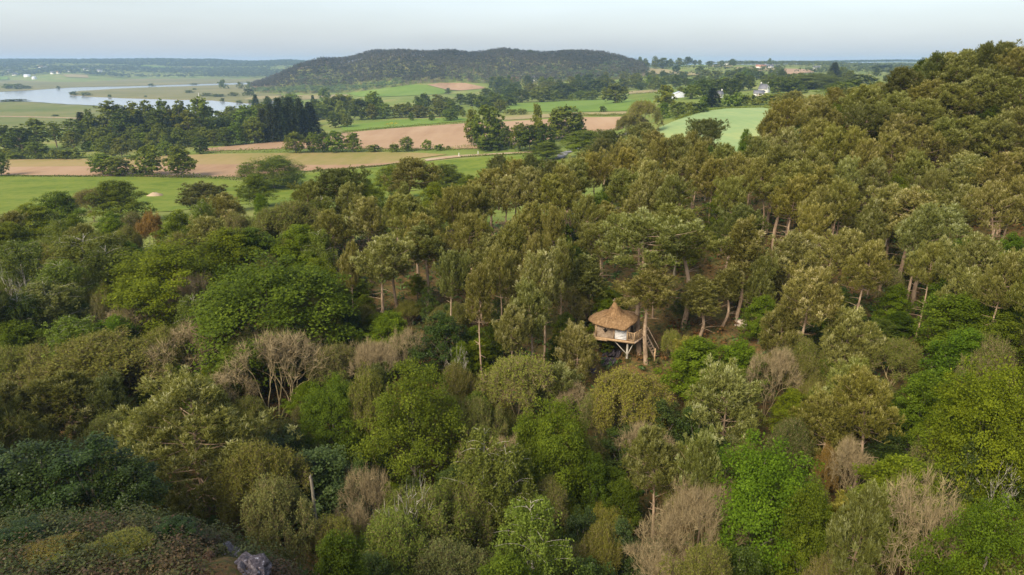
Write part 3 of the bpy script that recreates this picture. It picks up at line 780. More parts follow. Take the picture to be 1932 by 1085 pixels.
sheet('field', [(345, 127), (362, 127), (362, 131), (345, 131)], 'hay', 2.0)
sheet('field', [(368, 128), (420, 128.5), (420, 131), (368, 131)], 'lush', 2.0)
# ---------------------------------------------------------------- woods seen as one mass: the hill, the far ridges
def world_px(px, D):
    """x of a point in the photo column px, D ahead (horizon row)"""
    return D * (px - CX) / FPX * CP

def mass_forest(name, P, hs, ws, tints, colour_mat, k, leaf, seed, label, stems=True):
    rng = np.random.default_rng(seed)
    n = len(P)
    u = unit(rng.normal(size=(n, k, 3))); u[..., 2] = np.abs(u[..., 2]) * 1.0 - .25
    C = P[:, None] + np.array([0, 0, 1.]) * (hs * .68)[:, None, None] + u * np.stack((ws / 2, ws / 2, hs * .34), -1)[:, None] * rng.uniform(.7, 1.05, (n, k, 1))
    g = Geo()
    N = u * .7 + np.array([0, -.25, .9]) + rng.normal(size=u.shape) * .2
    t = np.repeat(tints, k) + rng.normal(0, .03, n * k)
    g.leaves(C.reshape(-1, 3), N.reshape(-1, 3), (leaf * rng.uniform(.7, 1.3, n * k)), leaf * .9, rng, t)
    if stems:
        a = np.full((n, 3), 0.) ; a[:, 0] = .28
        V = np.stack((P - a - [0, 0, 1], P + a - [0, 0, 1], P + np.array([0, 0, 1.]) * (hs * .75)[:, None]), 1).reshape(-1, 3)
        g.add(V, t=np.arange(3 * n).reshape(n, 3), tint=np.repeat(np.full(n, 2.0), 3))
    me = g.mesh(name, M[colour_mat])
    o = link(name, me); set_props(o, label, None, None, 'stuff')
    return o

def mass_mat(name, stops):
    return leaf_mat(name, stops, .2, .8, .1)
M['hill_wood'] = mass_mat('hill_wood', [(0, (.024, .026, .016)), (.35, (.044, .044, .028)), (.55, (.072, .064, .045)), (.7, (.06, .085, .03)), (.9, (.10, .15, .04)), (1, (.26, .19, .14))])
M['ridge_wood'] = mass_mat('ridge_wood', [(0, (.03, .042, .018)), (.5, (.05, .065, .024)), (.8, (.10, .125, .035)), (1, (.12, .105, .055))])
FAR_FIELDS = [w for nm, w in FIELDS if nm == 'field' and np.array(w)[:, 1].mean() > 800]

def scatter(n, pxr, Dr, seed, spacing_ok=None):
    rng = np.random.default_rng(seed)
    px = rng.uniform(*pxr, n); D = np.sqrt(rng.uniform(Dr[0] ** 2, Dr[1] ** 2, n))
    x = world_px(px, D)
    z = ground_z(x, D)
    pp = project(x, D, z)
    keep = np.ones(n, bool)
    for w in FAR_FIELDS: keep &= ~in_poly(x, D, w)
    return x[keep], D[keep], z[keep], pp[0][keep], pp[1][keep], rng

# the pine-clad hill across the fields
x, D, z, qx, qy, rng = scatter(13000, (470, 1225), (1240, 1800), 5)
foot = np.interp(qx, [480, 490, 560, 650, 700, 760, 800, 840, 905, 930, 1000, 1080, 1150, 1215, 1240], [181, 181, 178, 176, 171.5, 163, 158, 155.5, 157, 161, 160, 158, 152, 146, 128])
k = (qy < foot) & (z > 1.6)
x, D, z, qx, qy = x[k], D[k], z[k], qx[k], qy[k]
low = foot[k] - qy
patch = np.sin(x * .021 + 1.3 * np.sin(D * .013)) * np.sin(D * .017 + 1.1 * np.sin(x * .011))
t = np.clip(rng.normal(.34, .13, len(x)) + .16 * patch, .03, .5)
glade = ((qx > 560) & (qx < 660) & (low < 30)) | ((qx > 870) & (low < 24 + 8 * np.sin(qx * .05)))
t = np.where(glade & (rng.random(len(x)) < .75), rng.uniform(.5, .80, len(x)), t)
t = np.where((low < 9) & (qx < 760), rng.uniform(.66, .88, len(x)), t)
h = np.where(t > .6, rng.uniform(7, 11, len(x)), rng.uniform(9, 17, len(x)) + 4.0 * patch)
mass_forest('forest', np.column_stack((x, D, z)), h, rng.uniform(6, 11, len(x)), t, 'hill_wood', 20, 2.2, 6, 'pine forest covering the long hill across the fields')
# wooded slopes beyond the marsh, and the ridges behind them
x, D, z, qx, qy, rng = scatter(7000, (-160, 560), (2690, 3400), 7)
k = (np.sin(x * .006 + 1) * np.sin(D * .009) + rng.normal(size=len(x)) * .3 > -.35) & (z > 3)
for hx, hy in ((20, 135.5), (29, 142), (52, 145), (65, 149.4), (77, 128), (88, 129.5), (100, 139.5), (111, 139), (133, 136), (163, 133), (188, 135.5)):
    a, b, _ = at_far(hx, hy, 2000); k &= ~((np.abs(x - a) < 24) & (D < b + 12) & (D > b - 150))
x, D, z = x[k], D[k], z[k]
mass_forest('forest', np.column_stack((x, D, z)), rng.uniform(9, 15, len(x)), rng.uniform(10, 17, len(x)), np.clip(rng.normal(.4, .2, len(x)), 0, .9), 'ridge_wood', 11, 5.0, 8, 'wooded slopes on the far side of the marsh', False)
x, D, z, qx, qy, rng = scatter(5200, (-200, 620), (3500, 4400), 9)
mass_forest('forest', np.column_stack((x, D, z)), rng.uniform(10, 16, len(x)), rng.uniform(16, 26, len(x)), np.clip(rng.normal(.35, .15, len(x)), 0, .8), 'ridge_wood', 10, 8.0, 10, 'blue wooded ridge on the horizon beyond the marsh', False)
x, D, z, qx, qy, rng = scatter(5200, (1190, 2000), (1180, 2300), 11)
k = (np.sin(x * .011 + 2) * np.sin(D * .009 + x * .004) + rng.normal(size=len(x)) * .35 > .12) | ((D > 1850) & (qx > 1440)) | ((D > 1680) & (D < 1760))
x, D, z = x[k], D[k], z[k]
mass_forest('forest', np.column_stack((x, D, z)), rng.uniform(7, 13, len(x)), rng.uniform(7, 13, len(x)), np.clip(rng.normal(.5, .22, len(x)), 0, .9), 'ridge_wood', 13, 3.0, 12, 'hedged copses among the fields of the distant plateau')
x, D, z, qx, qy, rng = scatter(3500, (1380, 2050), (3300, 4300), 13)
mass_forest('forest', np.column_stack((x, D, z)), rng.uniform(10, 16, len(x)), rng.uniform(16, 26, len(x)), np.clip(rng.normal(.35, .15, len(x)), 0, .8), 'ridge_wood', 9, 8.0, 14, 'blue wooded ridge on the horizon behind the right hill', False)

# ---------------------------------------------------------------- boxes, buildings
class Box(Geo):
    def box(s, c, d, rot=None, off=None):
        """box with centre c and full sizes d, turned by the 3x3 rot"""
        v = np.array([(i, j, k) for k in (-.5, .5) for j in (-.5, .5) for i in (-.5, .5)]) * np.asarray(d, float)
        if rot is not None: v = v @ np.asarray(rot).T
        s.add(v + np.asarray(c, float), np.array([(0, 2, 3, 1), (4, 5, 7, 6), (0, 1, 5, 4), (2, 6, 7, 3), (0, 4, 6, 2), (1, 3, 7, 5)]))
    def beam(s, a, b, w, h=None):
        """square bar from a to b"""
        a = np.asarray(a, float); b = np.asarray(b, float); h = h or w
        z = unit(b - a); x = np.cross([0, 0, 1.], z)
        x = np.array([1., 0, 0]) if np.linalg.norm(x) < 1e-4 else unit(x)
        y = np.cross(z, x)
        s.box((a + b) / 2, (w, h, np.linalg.norm(b - a)), np.stack((x, y, z), -1))

M['wood'] = plain_mat('weathered_boards', [(.3, (.20, .135, .085)), (.5, (.34, .245, .165)), (.7, (.44, .34, .24))], 3.0, .85, .3, (1, 1, 3))
M['wood_rail'] = plain_mat('fresh_timber', [(.3, (.32, .20, .10)), (.6, (.46, .31, .17)), (.8, (.54, .39, .23))], 3.0, .8, .2)
M['wood_white'] = plain_mat('limewashed_boards', [(.3, (.42, .40, .38)), (.5, (.60, .58, .56)), (.75, (.72, .71, .70))], 2.0, .8, .2, (.4, .4, 4))
M['wood_dark'] = plain_mat('dark_opening', [(.3, (.012, .010, .008)), (.7, (.03, .024, .018))], 2.0, .6)
M['thatch'] = plain_mat('thatch', [(.28, (.12, .070, .032)), (.48, (.205, .120, .056)), (.62, (.26, .162, .080)), (.8, (.32, .22, .125))], 5.0, .95, .8, (1, 1, .35))
M['net'] = plain_mat('dark_netting', [(.3, (.03, .025, .02)), (.7, (.10, .08, .06))], 6.0, .9)
M['render'] = plain_mat('white_render', [(.3, (.66, .63, .58)), (.7, (.80, .78, .74))], .6, .85)
M['slate'] = plain_mat('slate_roof', [(.3, (.11, .11, .125)), (.7, (.20, .195, .21))], 1.5, .6)
M['tile'] = plain_mat('tiled_roof', [(.3, (.26, .12, .075)), (.7, (.38, .19, .12))], 1.5, .8)
M['steel'] = plain_mat('sheet_metal', [(.3, (.42, .44, .48)), (.7, (.58, .60, .63))], .8, .5)
M['pane'] = plain_mat('window_pane', [(.3, (.03, .035, .04)), (.7, (.07, .08, .09))], 1.0, .15, spec=.6)
M['rock'] = plain_mat('slate_rock', [(.36, (.02, .015, .018)), (.52, (.055, .042, .048)), (.64, (.10, .084, .09)), (.70, (.38, .37, .42))], 7.0, .6, .7, (1, 1, 2.2), .4)
M['rock_pale'] = plain_mat('pale_rock', [(.3, (.22, .16, .12)), (.6, (.45, .37, .29)), (.8, (.6, .53, .44))], 2.0, .85, .5)

def house(label, px, py, w, d, hw, hr, rot, wall='render', roof='slate', chimneys=1, wins=2, cat='house', name='house', group=None, dmin=300, barn=False):
    x, y, z = at_far(px, py, dmin)
    r = link(name, None, None, (x, y, z - .2)); r.rotation_euler = (0, 0, math.radians(rot)); r.empty_display_size = .5
    set_props(r, label, cat, group)
    g = Box()
    v = [(-w / 2, -d / 2, -1), (w / 2, -d / 2, -1), (w / 2, d / 2, -1), (-w / 2, d / 2, -1), (-w / 2, -d / 2, hw), (w / 2, -d / 2, hw), (w / 2, d / 2, hw), (-w / 2, d / 2, hw), (-w / 2, 0, hw + hr), (w / 2, 0, hw + hr)]
    g.add(v, [(0, 1, 5, 4), (2, 3, 7, 6), (1, 2, 6, 5), (3, 0, 4, 7)], [(5, 6, 9), (7, 4, 8)])
    link('wall', g.mesh('wall', M[wall]), r)
    g = Box(); o = .3; sl = hr / (d / 2); th = .18
    for s in (-1, 1):
        e = np.array([(-w / 2 - o, s * (d / 2 + o), hw - o * sl + .05), (w / 2 + o, s * (d / 2 + o), hw - o * sl + .05), (w / 2 + o, 0, hw + hr + .05), (-w / 2 - o, 0, hw + hr + .05)])
        g.add(np.concatenate((e, e + [0, 0, th])), [(0, 1, 2, 3), (7, 6, 5, 4), (0, 4, 5, 1), (1, 5, 6, 2), (2, 6, 7, 3), (3, 7, 4, 0)])
    rf = link('roof', g.mesh('roof', M[roof]), r)
    for c in range(chimneys):
        g = Box(); cx = (w / 2 - .5) * (1 if c == 0 else -1)
        g.box((cx, 0, hw + hr + .5), (.7, .55, 1.5)); g.box((cx, 0, hw + hr + 1.3), (.85, .7, .14))
        link('chimney', g.mesh('chimney', M['render' if wall == 'render' else 'tile']), rf)
    if barn:
        g = Box(); g.box((0, -d / 2 - .03, 1.6), (3.2, .08, 3.6)); link('door', g.mesh('door', M['wood_dark']), r)
    elif wins:
        g = Box(); g.box((0, -d / 2 - .03, 1.05), (1.0, .08, 2.1)); link('door', g.mesh('door', M['wood']), r)
        for s in (-1, 1):
            for q in range(wins):
                g = Box(); g.box((s * (w * .2 + q * w * .17), -d / 2 - .03, 1.5), (.95, .08, 1.2)); link('window', g.mesh('window', M['pane']), r)
        g = Box(); g.box((w / 2 + .03, 0, hw + hr * .3), (.08, .8, 1.0)); link('window', g.mesh('window', M['pane']), r)
    return r

house('white shed with two pale metal roof slopes beside the green field', 1281, 184, 11, 11, 2.6, 2.2, 84, 'steel', 'steel', 0, 0, 'barn', 'barn', barn=True)
house('steep roofed house with a white gable end in the trees above the wheat field', 1441, 175, 8, 6, 3.6, 4.2, -52, chimneys=2)
house('low slate roofed annexe beside the steep white gabled house', 1431, 181, 7.5, 5, 2.2, 2.2, -12, chimneys=0, wins=1, cat='outbuilding', name='outbuilding')
house('small white cottage between the dark conifer and the pale hedge', 1355, 184, 6, 5, 2.8, 2.2, 8, chimneys=1, wins=1, name='cottage', cat='cottage')
house('white house with a purple slate roof at the foot of the pine hill', 1011, 152, 15, 9, 5, 4, 6)
house('red roofed house in the trees at the foot of the pine hill', 971, 154, 16, 9, 5, 4, -8, 'tile', 'tile')
house('small pale house at the right foot of the pine hill', 1080, 149.5, 9, 7, 4, 3, 5, wins=1)
for i, (px, py, w, lab) in enumerate(((20, 135.5, 18, 'white house highest on the left of the far wooded slope'), (29, 142, 20, 'white house with a broad gable low on the far wooded slope'), (52, 145, 22, 'long white roofed farm shed at the marsh edge'),
        (65, 149.4, 12, 'small white hut closest to the marsh'), (77, 128, 22, 'reddish roofed house high on the far wooded slope'), (88, 129.5, 16, 'white house beside the reddish roofed house on the slope'),
        (100, 139.5, 14, 'small white house left of the tan hillside field'), (111, 139, 13, 'pinkish house just left of the tan hillside field'), (133, 136, 15, 'white house above the tan hillside field'),
        (163, 133, 20, 'bright white house above the right end of the tan field'), (188, 135.5, 22, 'pale house farthest right on the wooded slope'))):
    house(lab, px, py, w, 10, 5, 4.5, (-1) ** i * 9, roof='tile' if i in (4, 7) else ('steel' if i in (2, 3) else 'slate'), chimneys=0, wins=1 if i % 2 else 0, group='far houses across the marsh', dmin=2000)
for i, (px, py, w, lab) in enumerate(((1372, 122.5, 16, 'slate roofed farmhouse on the plateau skyline'), (1357, 121, 12, 'white cottage left of the slate roofed farmhouse on the skyline'), (1451, 128.5, 17, 'white gabled farmhouse beside the dry plateau field'), (1435, 129, 20, 'long tiled barn beside the white gabled farmhouse'),
        (1460, 144.5, 13, 'white walled house low in the trees beneath the plateau'), (1540, 131, 14, 'bright white house at the end of the brown field'), (1234, 117.5, 10, 'white house among skyline trees at the end of the pine hill'))):
    house(lab, px, py, w, 8, 4, 3.6, (-1) ** i * 12, roof='tile' if i == 3 else 'slate', chimneys=1, wins=1, group='houses on the distant plateau', dmin=800)

# ---------------------------------------------------------------- the tree house
def on_ray(px, py, D):
    d = ray(px, py); return np.array([d[0] / d[1] * D, D, EYE + d[2] / d[1] * D])
A0 = on_ray(1183, 643, 73.5)
YAW = math.radians(-21)
th = link('treehouse', None, None, tuple(A0)); th.rotation_euler = (0, 0, YAW)
set_props(th, 'thatched wooden tree house with a railed terrace built against two pines', 'tree house')
RT = np.array([[math.cos(YAW), -math.sin(YAW), 0], [math.sin(YAW), math.cos(YAW), 0], [0, 0, 1]])
def th_ground(x, y):
    p = RT @ np.array([x, y, 0]) + A0
    return gz(p[0], p[1]) - A0[2]
def prism(pts, z0, z1):
    n = len(pts); g = Box()
    b = [(x, y, z0) for x, y in pts]; t = [(x, y, z1) for x, y in pts]
    c = np.mean(pts, 0)
    v = b + t + [(c[0], c[1], z0), (c[0], c[1], z1)]
    i = np.arange(n); j = (i + 1) % n
    g.add(v, np.stack((i, j, j + n, i + n), -1), np.concatenate((np.stack((j, i, np.full(n, 2 * n)), -1), np.stack((i + n, j + n, np.full(n, 2 * n + 1)), -1))))
    return g
DECK = [(-3.95, 0), (0.85, 0), (1.5, 1.9), (1.5, 3.9), (-3.3, 3.9), (-4.35, 1.7)]
deck = link('deck', prism(DECK, -.22, -.06).mesh('deck', M['wood']), th)
for i in range(len(DECK)):
    a, b = DECK[i], DECK[(i + 1) % len(DECK)]
    g = Box(); g.beam((a[0], a[1], -.16), (b[0], b[1], -.16), .10, .26); link('edge_beam', g.mesh('edge_beam', M['wood_rail' if i in (0, 5) else 'wood']), th)
for k in range(26):     # boards of the terrace, laid along the front
    y = .18 + k * .145
    x1 = .82 + .65 * min(1, y / 1.9); x0 = -3.9 if y < .2 else -3.3
    g = Box(); g.box(((x0 + x1) / 2, y, -.035), (x1 - x0 - .06, .13, .05)); link('plank', g.mesh('plank', M['wood']), th)
# walls: boards standing proud of each other, leaning out a little towards the eaves
HUT = [(-3.7, .12), (-1.55, .10), (-.02, .12), (.22, 2.7), (-.2, 3.6), (-3.1, 3.6), (-4.15, 1.75)]
HC = np.array([-1.8, 1.8])
def wall(i, mat, vertical=False, name='wall', n=11, top=1.68):
    a = np.array(HUT[i]); b = np.array(HUT[(i + 1) % len(HUT)])
    rng = np.random.default_rng(i)
    g = Box()
    ua = unit(b - a); nrm = np.array([ua[1], -ua[0]])
    def pt(s, z, off):
        p = a + (b - a) * s + nrm * (off + z * .07)
        return (p[0], p[1], z)
    cnt = n
    for k in range(cnt):
        f0, f1 = k / cnt, (k + 1) / cnt - .012
        o = rng.uniform(.0, .022)
        if vertical: c = [pt(f0, .0, o), pt(f1, .0, o), pt(f1, top, o), pt(f0, top, o)]
        else: c = [pt(0.0, f0 * top, o), pt(1, f0 * top, o), pt(1, f1 * top, o), pt(0, f1 * top, o)]
        c2 = [(x - nrm[0] * .07, y - nrm[1] * .07, z) for x, y, z in c]
        g.add(c + c2, [(0, 1, 2, 3), (7, 6, 5, 4), (0, 4, 5, 1), (1, 5, 6, 2), (2, 6, 7, 3), (3, 7, 4, 0)])
    o = link(name, g.mesh(name, M[mat]), th)
    return o, pt
w0, pt0 = wall(0, 'wood'); w1, pt1 = wall(1, 'wood_white', n=9); w0['label'] = 'brown board wall with the diamond window'; w1['label'] = 'whitewashed board wall'
wall(2, 'wood', True, n=14); wall(3, 'wood', True, n=5); wall(4, 'wood'); wall(5, 'wood', True); w6, pt6 = wall(6, 'wood', True, n=10)
for s, P in ((.0, pt0), (1.0, pt0), (1.0, pt1), (0.02, pt6), (.35, pt6), (.68, pt6)):      # corner and side posts
    g = Box(); g.beam(P(s, -.05, .05), P(s, 1.68, .05), .11); link('wall_post', g.mesh('wall_post', M['wood_rail']), th)
# diamond window
def quad_plate(P, c, pts, off, mat, name, parent=None):
    g = Box(); f = [P(c[0] + x, c[1] + z, off) for x, z in pts]; b = [P(c[0] + x, c[1] + z, off - .05) for x, z in pts]
    g.add(f + b, [(0, 1, 2, 3), (7, 6, 5, 4), (0, 4, 5, 1), (1, 5, 6, 2), (2, 6, 7, 3), (3, 7, 4, 0)])
    return link(name, g.mesh(name, M[mat]), parent or th)
wn_ = quad_plate(pt0, (.50, 1.0), [(-.0, -.36), (.17, -.02), (.02, .36), (-.15, .04)], .075, 'wood', 'window')
quad_plate(pt0, (.50, 1.0), [(-.0, -.28), (.135, -.02), (.015, .28), (-.115, .03)], .09, 'wood_dark', 'pane', wn_)
quad_plate(pt6, (.52, .75), [(-.06, -.4), (.06, -.4), (.07, .4), (-.07, .4)], .06, 'wood_dark', 'window')
quad_plate(pt6, (.84, .75), [(-.06, -.4), (.06, -.4), (.07, .4), (-.07, .4)], .06, 'wood_dark', 'window')
# door opening towards the terrace
a, b = np.array(HUT[2]), np.array(HUT[3])
g = Box(); c = (a + b) / 2; ang = math.atan2(b[1] - a[1], b[0] - a[0]); R = np.array([[math.cos(ang), -math.sin(ang), 0], [math.sin(ang), math.cos(ang), 0], [0, 0, 1]])
g.box((c[0] + .12, c[1], .85), (.9, .06, 1.7), R); link('door', g.mesh('door', M['wood_dark']), th)
# thatched roof, swept up to a spire
EAVE = [(-5.0, 1.35, 1.30), (-4.2, .2, 1.42), (-3.1, -.48, 1.44), (-1.6, -.62, 1.38), (-.25, -.60, 1.30), (.35, .25, 1.70), (.78, 1.25, 1.92), (.75, 2.6, 2.0), (.0, 3.95, 1.85), (-1.8, 4.25, 1.8), (-3.6, 3.9, 1.7), (-4.7, 2.7, 1.5)]
E = np.array(EAVE) + [0, 0, .26]; PK = np.array([-1.85, 1.65])
ea = np.unwrap(np.arctan2(E[:, 1] - PK[1], E[:, 0] - PK[0])); order = np.argsort(ea); ea, E = ea[order], E[order]
na = 72; aa = np.linspace(ea[0], ea[0] + 2 * PI, na, endpoint=False)
er = np.hypot(E[:, 0] - PK[0], E[:, 1] - PK[1])
cyc = lambda v: np.interp(aa, np.append(ea, ea[0] + 2 * PI), np.append(v, v[0]))
rad, ez = cyc(er), cyc(E[:, 2])
prof = [(1.0, -.17), (1.02, 0), (.9, .26), (.75, .50), (.6, .70), (.45, .86), (.34, .98), (.27, 1.16), (.21, 1.42), (.15, 1.72), (.095, 2.02), (.05, 2.24), (.02, 2.36)]
rng = np.random.default_rng(3)
V = []
for s, dz in prof:
    bl = min(1, max(0, (1 - s) / .8))
    zz = ez * (1 - bl) + 1.55 * bl + dz * (.93 if s > .3 else 1.06) + (0 if s < .3 else .03 * np.sin(aa * 9 + s * 7)) + rng.normal(0, .02, na)
    r = rad * s * (1 - bl) + (3.0 * s) * bl
    V.append(np.stack((PK[0] + np.cos(aa) * r - .12 * max(0, dz - 1) , PK[1] + np.sin(aa) * r, zz), -1))
inner = V[0].copy(); inner[:, :2] = PK + (inner[:, :2] - PK) * .55; inner[:, 2] += .35
V = [inner] + V
V = np.array(V); m = len(V)
idx = np.arange(m * na).reshape(m, na)
q = np.stack((idx[:-1], np.roll(idx[:-1], -1, 1), np.roll(idx[1:], -1, 1), idx[1:]), -1).reshape(-1, 4)
g = Geo(); g.add(V.reshape(-1, 3), q)
# loose straw lying down the slope
rs = rng.integers(2, m - 3, 700); cs = rng.integers(0, na, 700)
B = V[rs, cs]; dwn = unit(V[rs - 1, cs] - B); g.blades(B + rng.normal(size=B.shape) * .05 + [0, 0, .02], dwn + rng.normal(size=B.shape) * .12 + [0, 0, .05], rng.uniform(.25, .5, 700), .05, rng, .5, .5)
roof = link('roof', g.mesh('roof', M['thatch'], False), th)
top = V[-1].mean(0)
for s in (-1, 1):
    g = Box(); g.beam(top - [0, 0, .25], top + [s * .10 - .1, 0, .28 + .1 * s], .05); link('finial', g.mesh('finial', M['wood']), roof)
# railing
RAIL = [(.05, .05), (.80, .05), (1.13, .98), (1.44, 1.92), (1.44, 2.9), (1.44, 3.84), (.3, 3.84)]
for i, (x, y) in enumerate(RAIL):
    g = Box(); g.beam((x, y, -.2), (x, y, 1.06), .09); link('railing_post', g.mesh('railing_post', M['wood_rail']), th)
bal = None
for i in range(len(RAIL) - 1):
    a, b = np.array(RAIL[i]), np.array(RAIL[i + 1])
    for z, w, nm in ((1.02, .085, 'handrail'), (.12, .06, 'bottom_rail')):
        g = Box(); g.beam((*a, z), (*b, z), w, .06); link(nm, g.mesh(nm, M['wood_rail']), th)
    n = int(np.linalg.norm(b - a) / .16)
    for k in range(1, n):
        p = a + (b - a) * k / n
        if bal is None:
            g = Box(); g.box((0, 0, .57), (.05, .05, .9)); bal = g.mesh('baluster', M['wood_rail'])
        link('baluster', bal, th, (p[0], p[1], 0))
# posts and braces under the deck
def pole(x, y, ztop, mat='bark_tan', r=.12, name='post'):
    zb = th_ground(x, y) - .4
    g = Geo(); g.tube([(x + .04, y, zb), (x, y, (zb + ztop) / 2), (x, y, ztop)], [r * 1.1, r, r * .92], 8)
    return link(name, g.mesh(name, M[mat], True), th)
p = pole(.0, .45, -.22, 'bark_white', .13); p['label'] = 'pale round post under the front corner'
pole(-3.0, 2.4, -.22); pole(-.6, 3.5, -.22); pole(-3.0, 3.6, -.22)
for a, b in (((-.03, .42, -1.85), (-1.55, .18, -.28)), ((.04, .44, -1.95), (.72, .5, -.28)), ((.0, .5, -1.9), (-.2, 2.2, -.28)), ((-3.0, 2.3, -1.1), (-3.75, .25, -.28))):
    g = Geo(); g.tube([a, b], [.06, .055], 6); link('brace', g.mesh('brace', M['bark_white'], True), th)
g = Box(); g.beam((-4.05, -.06, -.30), (-2.3, -.06, -.30), .14, .16); link('beam_end', g.mesh('beam_end', M['wood_rail']), th)
# stair from the terrace to the slope
s0 = np.array([1.62, 2.45, -.05]); e = np.array([3.25, 1.9]); s1 = np.array([e[0], e[1], th_ground(*e) + .1])
st = link('stair', None, th)
sd = unit(np.array([*(s1 - s0)[:2], 0])); sn = np.array([-sd[1], sd[0], 0])
for s in (-1, 1):
    g = Box(); g.beam(s0 + sn * .42 * s, s1 + sn * .42 * s, .07, .2); link('stringer', g.mesh('stringer', M['wood']), st)
    g = Box(); g.beam(s0 + sn * .45 * s + [0, 0, 1.0], s1 + sn * .45 * s + [0, 0, .95], .07); link('stair_rail', g.mesh('stair_rail', M['wood']), st)
    for k in range(9):
        pa = s0 + (s1 - s0) * (k + .5) / 9 + sn * .45 * s
        g = Box(); g.beam(pa, pa + [0, 0, .95], .028); link('baluster', g.mesh('stair_baluster', M['net']), st)
for k in range(8):
    c = s0 + (s1 - s0) * (k + .5) / 8; g = Box(); g.box(c + [0, 0, .05], (.24, .84, .05), np.stack((sd, sn, [0, 0, 1]), -1)); link('tread', g.mesh('tread', M['wood']), st)
g = Box(); g.beam(s1 + sn * -.5 + [0, 0, -.7], s1 + sn * -.5 + [0, 0, 1.3], .12); link('newel_post', g.mesh('newel_post', M['wood_rail']), st)

# ---------------------------------------------------------------- rocks
def rock(label, loc, size, seed, mat='rock', name='rock', slabs=9, tilt=.5, group=None):
    rng = np.random.default_rng(seed)
    bm = bmesh.new()
    for k in range(slabs):
        t = bmesh.ops.create_icosphere(bm, subdivisions=2, radius=1.0)
        s = Vector((rng.uniform(.35, .75) * size[0], rng.uniform(.3, .6) * size[1], rng.uniform(.16, .34) * size[2]))
        o = Vector((rng.uniform(-.5, .5) * size[0], rng.uniform(-.5, .5) * size[1], rng.uniform(-.35, .45) * size[2]))
        R = Matrix.Rotation(tilt + rng.normal() * .18, 3, 'Y') @ Matrix.Rotation(rng.normal() * .2, 3, 'X') @ Matrix.Rotation(rng.uniform(0, PI), 3, 'Z')
        for v in t['verts']:
            n = v.co.copy()
            n = Vector([math.copysign(abs(c) ** .55, c) for c in n]) * (1 + rng.normal() * .07)
            v.co = R @ Vector((n.x * s.x, n.y * s.y, n.z * s.z)) + o
    me = bpy.data.meshes.new(name); bm.to_mesh(me); bm.free(); me.materials.append(M[mat])
    o = link(name, me, None, loc); set_props(o, label, 'rock', group)
    return o
rock('dark purple slate outcrop with white flecks among the heather', tuple(np.add(at(437, 1052), (0, 0, .45))), (.62, .5, .5), 1)
rock('larger jagged slate outcrop cut by the bottom edge of the picture', tuple(np.add(at(476, 1086), (0, 0, .35))), (.82, .65, .62), 2, slabs=16)
rock('pale boulder beside bare white branches on the right slope', at(1764, 697), (1.5, 1.2, 1.3), 3, 'rock_pale', tilt=.2)
rock('slate slab sloping beneath the tree house', at(1156, 668), (1.5, .8, .6), 4, tilt=-.6)
rock('dark slate ledge left of the foot of the tree house post', at(1148, 684), (1.2, .8, .6), 5, tilt=-.6)
rock('low slate ledge on the bank in front of the tree house', at(1112, 702), (1.3, .8, .5), 6, tilt=-.5)
rock('tan rock beside the path on the slope right of the tree house', at(1405, 612), (1.2, .9, .7), 7, 'rock_pale', tilt=.2)
# ---------------------------------------------------------------- trees, one by one
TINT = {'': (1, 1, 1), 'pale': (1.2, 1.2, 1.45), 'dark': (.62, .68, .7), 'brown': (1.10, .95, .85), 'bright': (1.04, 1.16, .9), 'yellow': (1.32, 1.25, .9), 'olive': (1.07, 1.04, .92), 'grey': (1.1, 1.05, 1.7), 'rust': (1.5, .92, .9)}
SHADE = {'': '', 'pale': 'pale', 'dark': 'dark', 'brown': 'brownish', 'bright': 'bright green', 'yellow': 'yellow-green', 'olive': 'olive', 'grey': 'greyish', 'rust': 'rust brown'}
#            name, category, noun, default shade, default height, group
KIND = {'pine': ('pine_tree', 'pine', 'maritime pine', 'olive green', 15, 'maritime pines of the near wood'),
        'pine_tall': ('pine_tree', 'pine', 'tall bare-stemmed pine', 'olive green', 18, 'maritime pines of the near wood'),
        'pine_slim': ('pine_tree', 'pine', 'slender young pine', 'olive green', 12, 'maritime pines of the near wood'),
        'pine_low': ('pine_tree', 'pine', 'low bushy pine', 'olive green', 9, 'maritime pines of the near wood'),
        'pine_big': ('pine_tree', 'pine', 'bushy full pine', 'olive green', 12, 'maritime pines of the near wood'),
        'oak': ('leafy_tree', 'tree', 'leafy tree', 'fresh green', 11, 'leafy trees of the near wood'),
        'oak_big': ('leafy_tree', 'tree', 'broad leafy tree', 'fresh green', 14, 'leafy trees of the near wood'),
        'oak_dome': ('leafy_tree', 'tree', 'dense dome-headed tree', 'fresh green', 12, 'leafy trees of the near wood'),
        'birch': ('birch_tree', 'birch', 'weeping birch', 'light green', 12, 'birches of the near wood'),
        'holly': ('holly_tree', 'holly', 'dense evergreen bush', 'dark green', 7, 'evergreens of the near wood'),
        'bare': ('bare_tree', 'tree', 'leafless twiggy tree', 'tan', 8, 'leafless trees of the near wood'),
        'bud': ('budding_tree', 'tree', 'budding tree with thin leaves', 'tan and olive', 9, 'budding trees of the near wood'),
        'snag': ('dead_tree', 'dead tree', 'dead tree of bare white branches', 'white', 7, 'dead trees of the near wood'),
        'fir': ('fir_tree', 'fir', 'dark pointed fir', 'dark green', 18, 'firs beside the ploughed fields'),
        'field': ('field_tree', 'tree', 'rounded tree', 'green', 12, 'trees among the fields'),
        'field_pine': ('umbrella_pine', 'pine', 'dark spreading pine', 'dark olive', 18, 'dark pines along the marsh'),
        'bush': ('bush', 'bush', 'low bush', 'green', 4, 'bushes among the fields')}
TREES = []
_used = {}
MIRROR = random.Random(4)

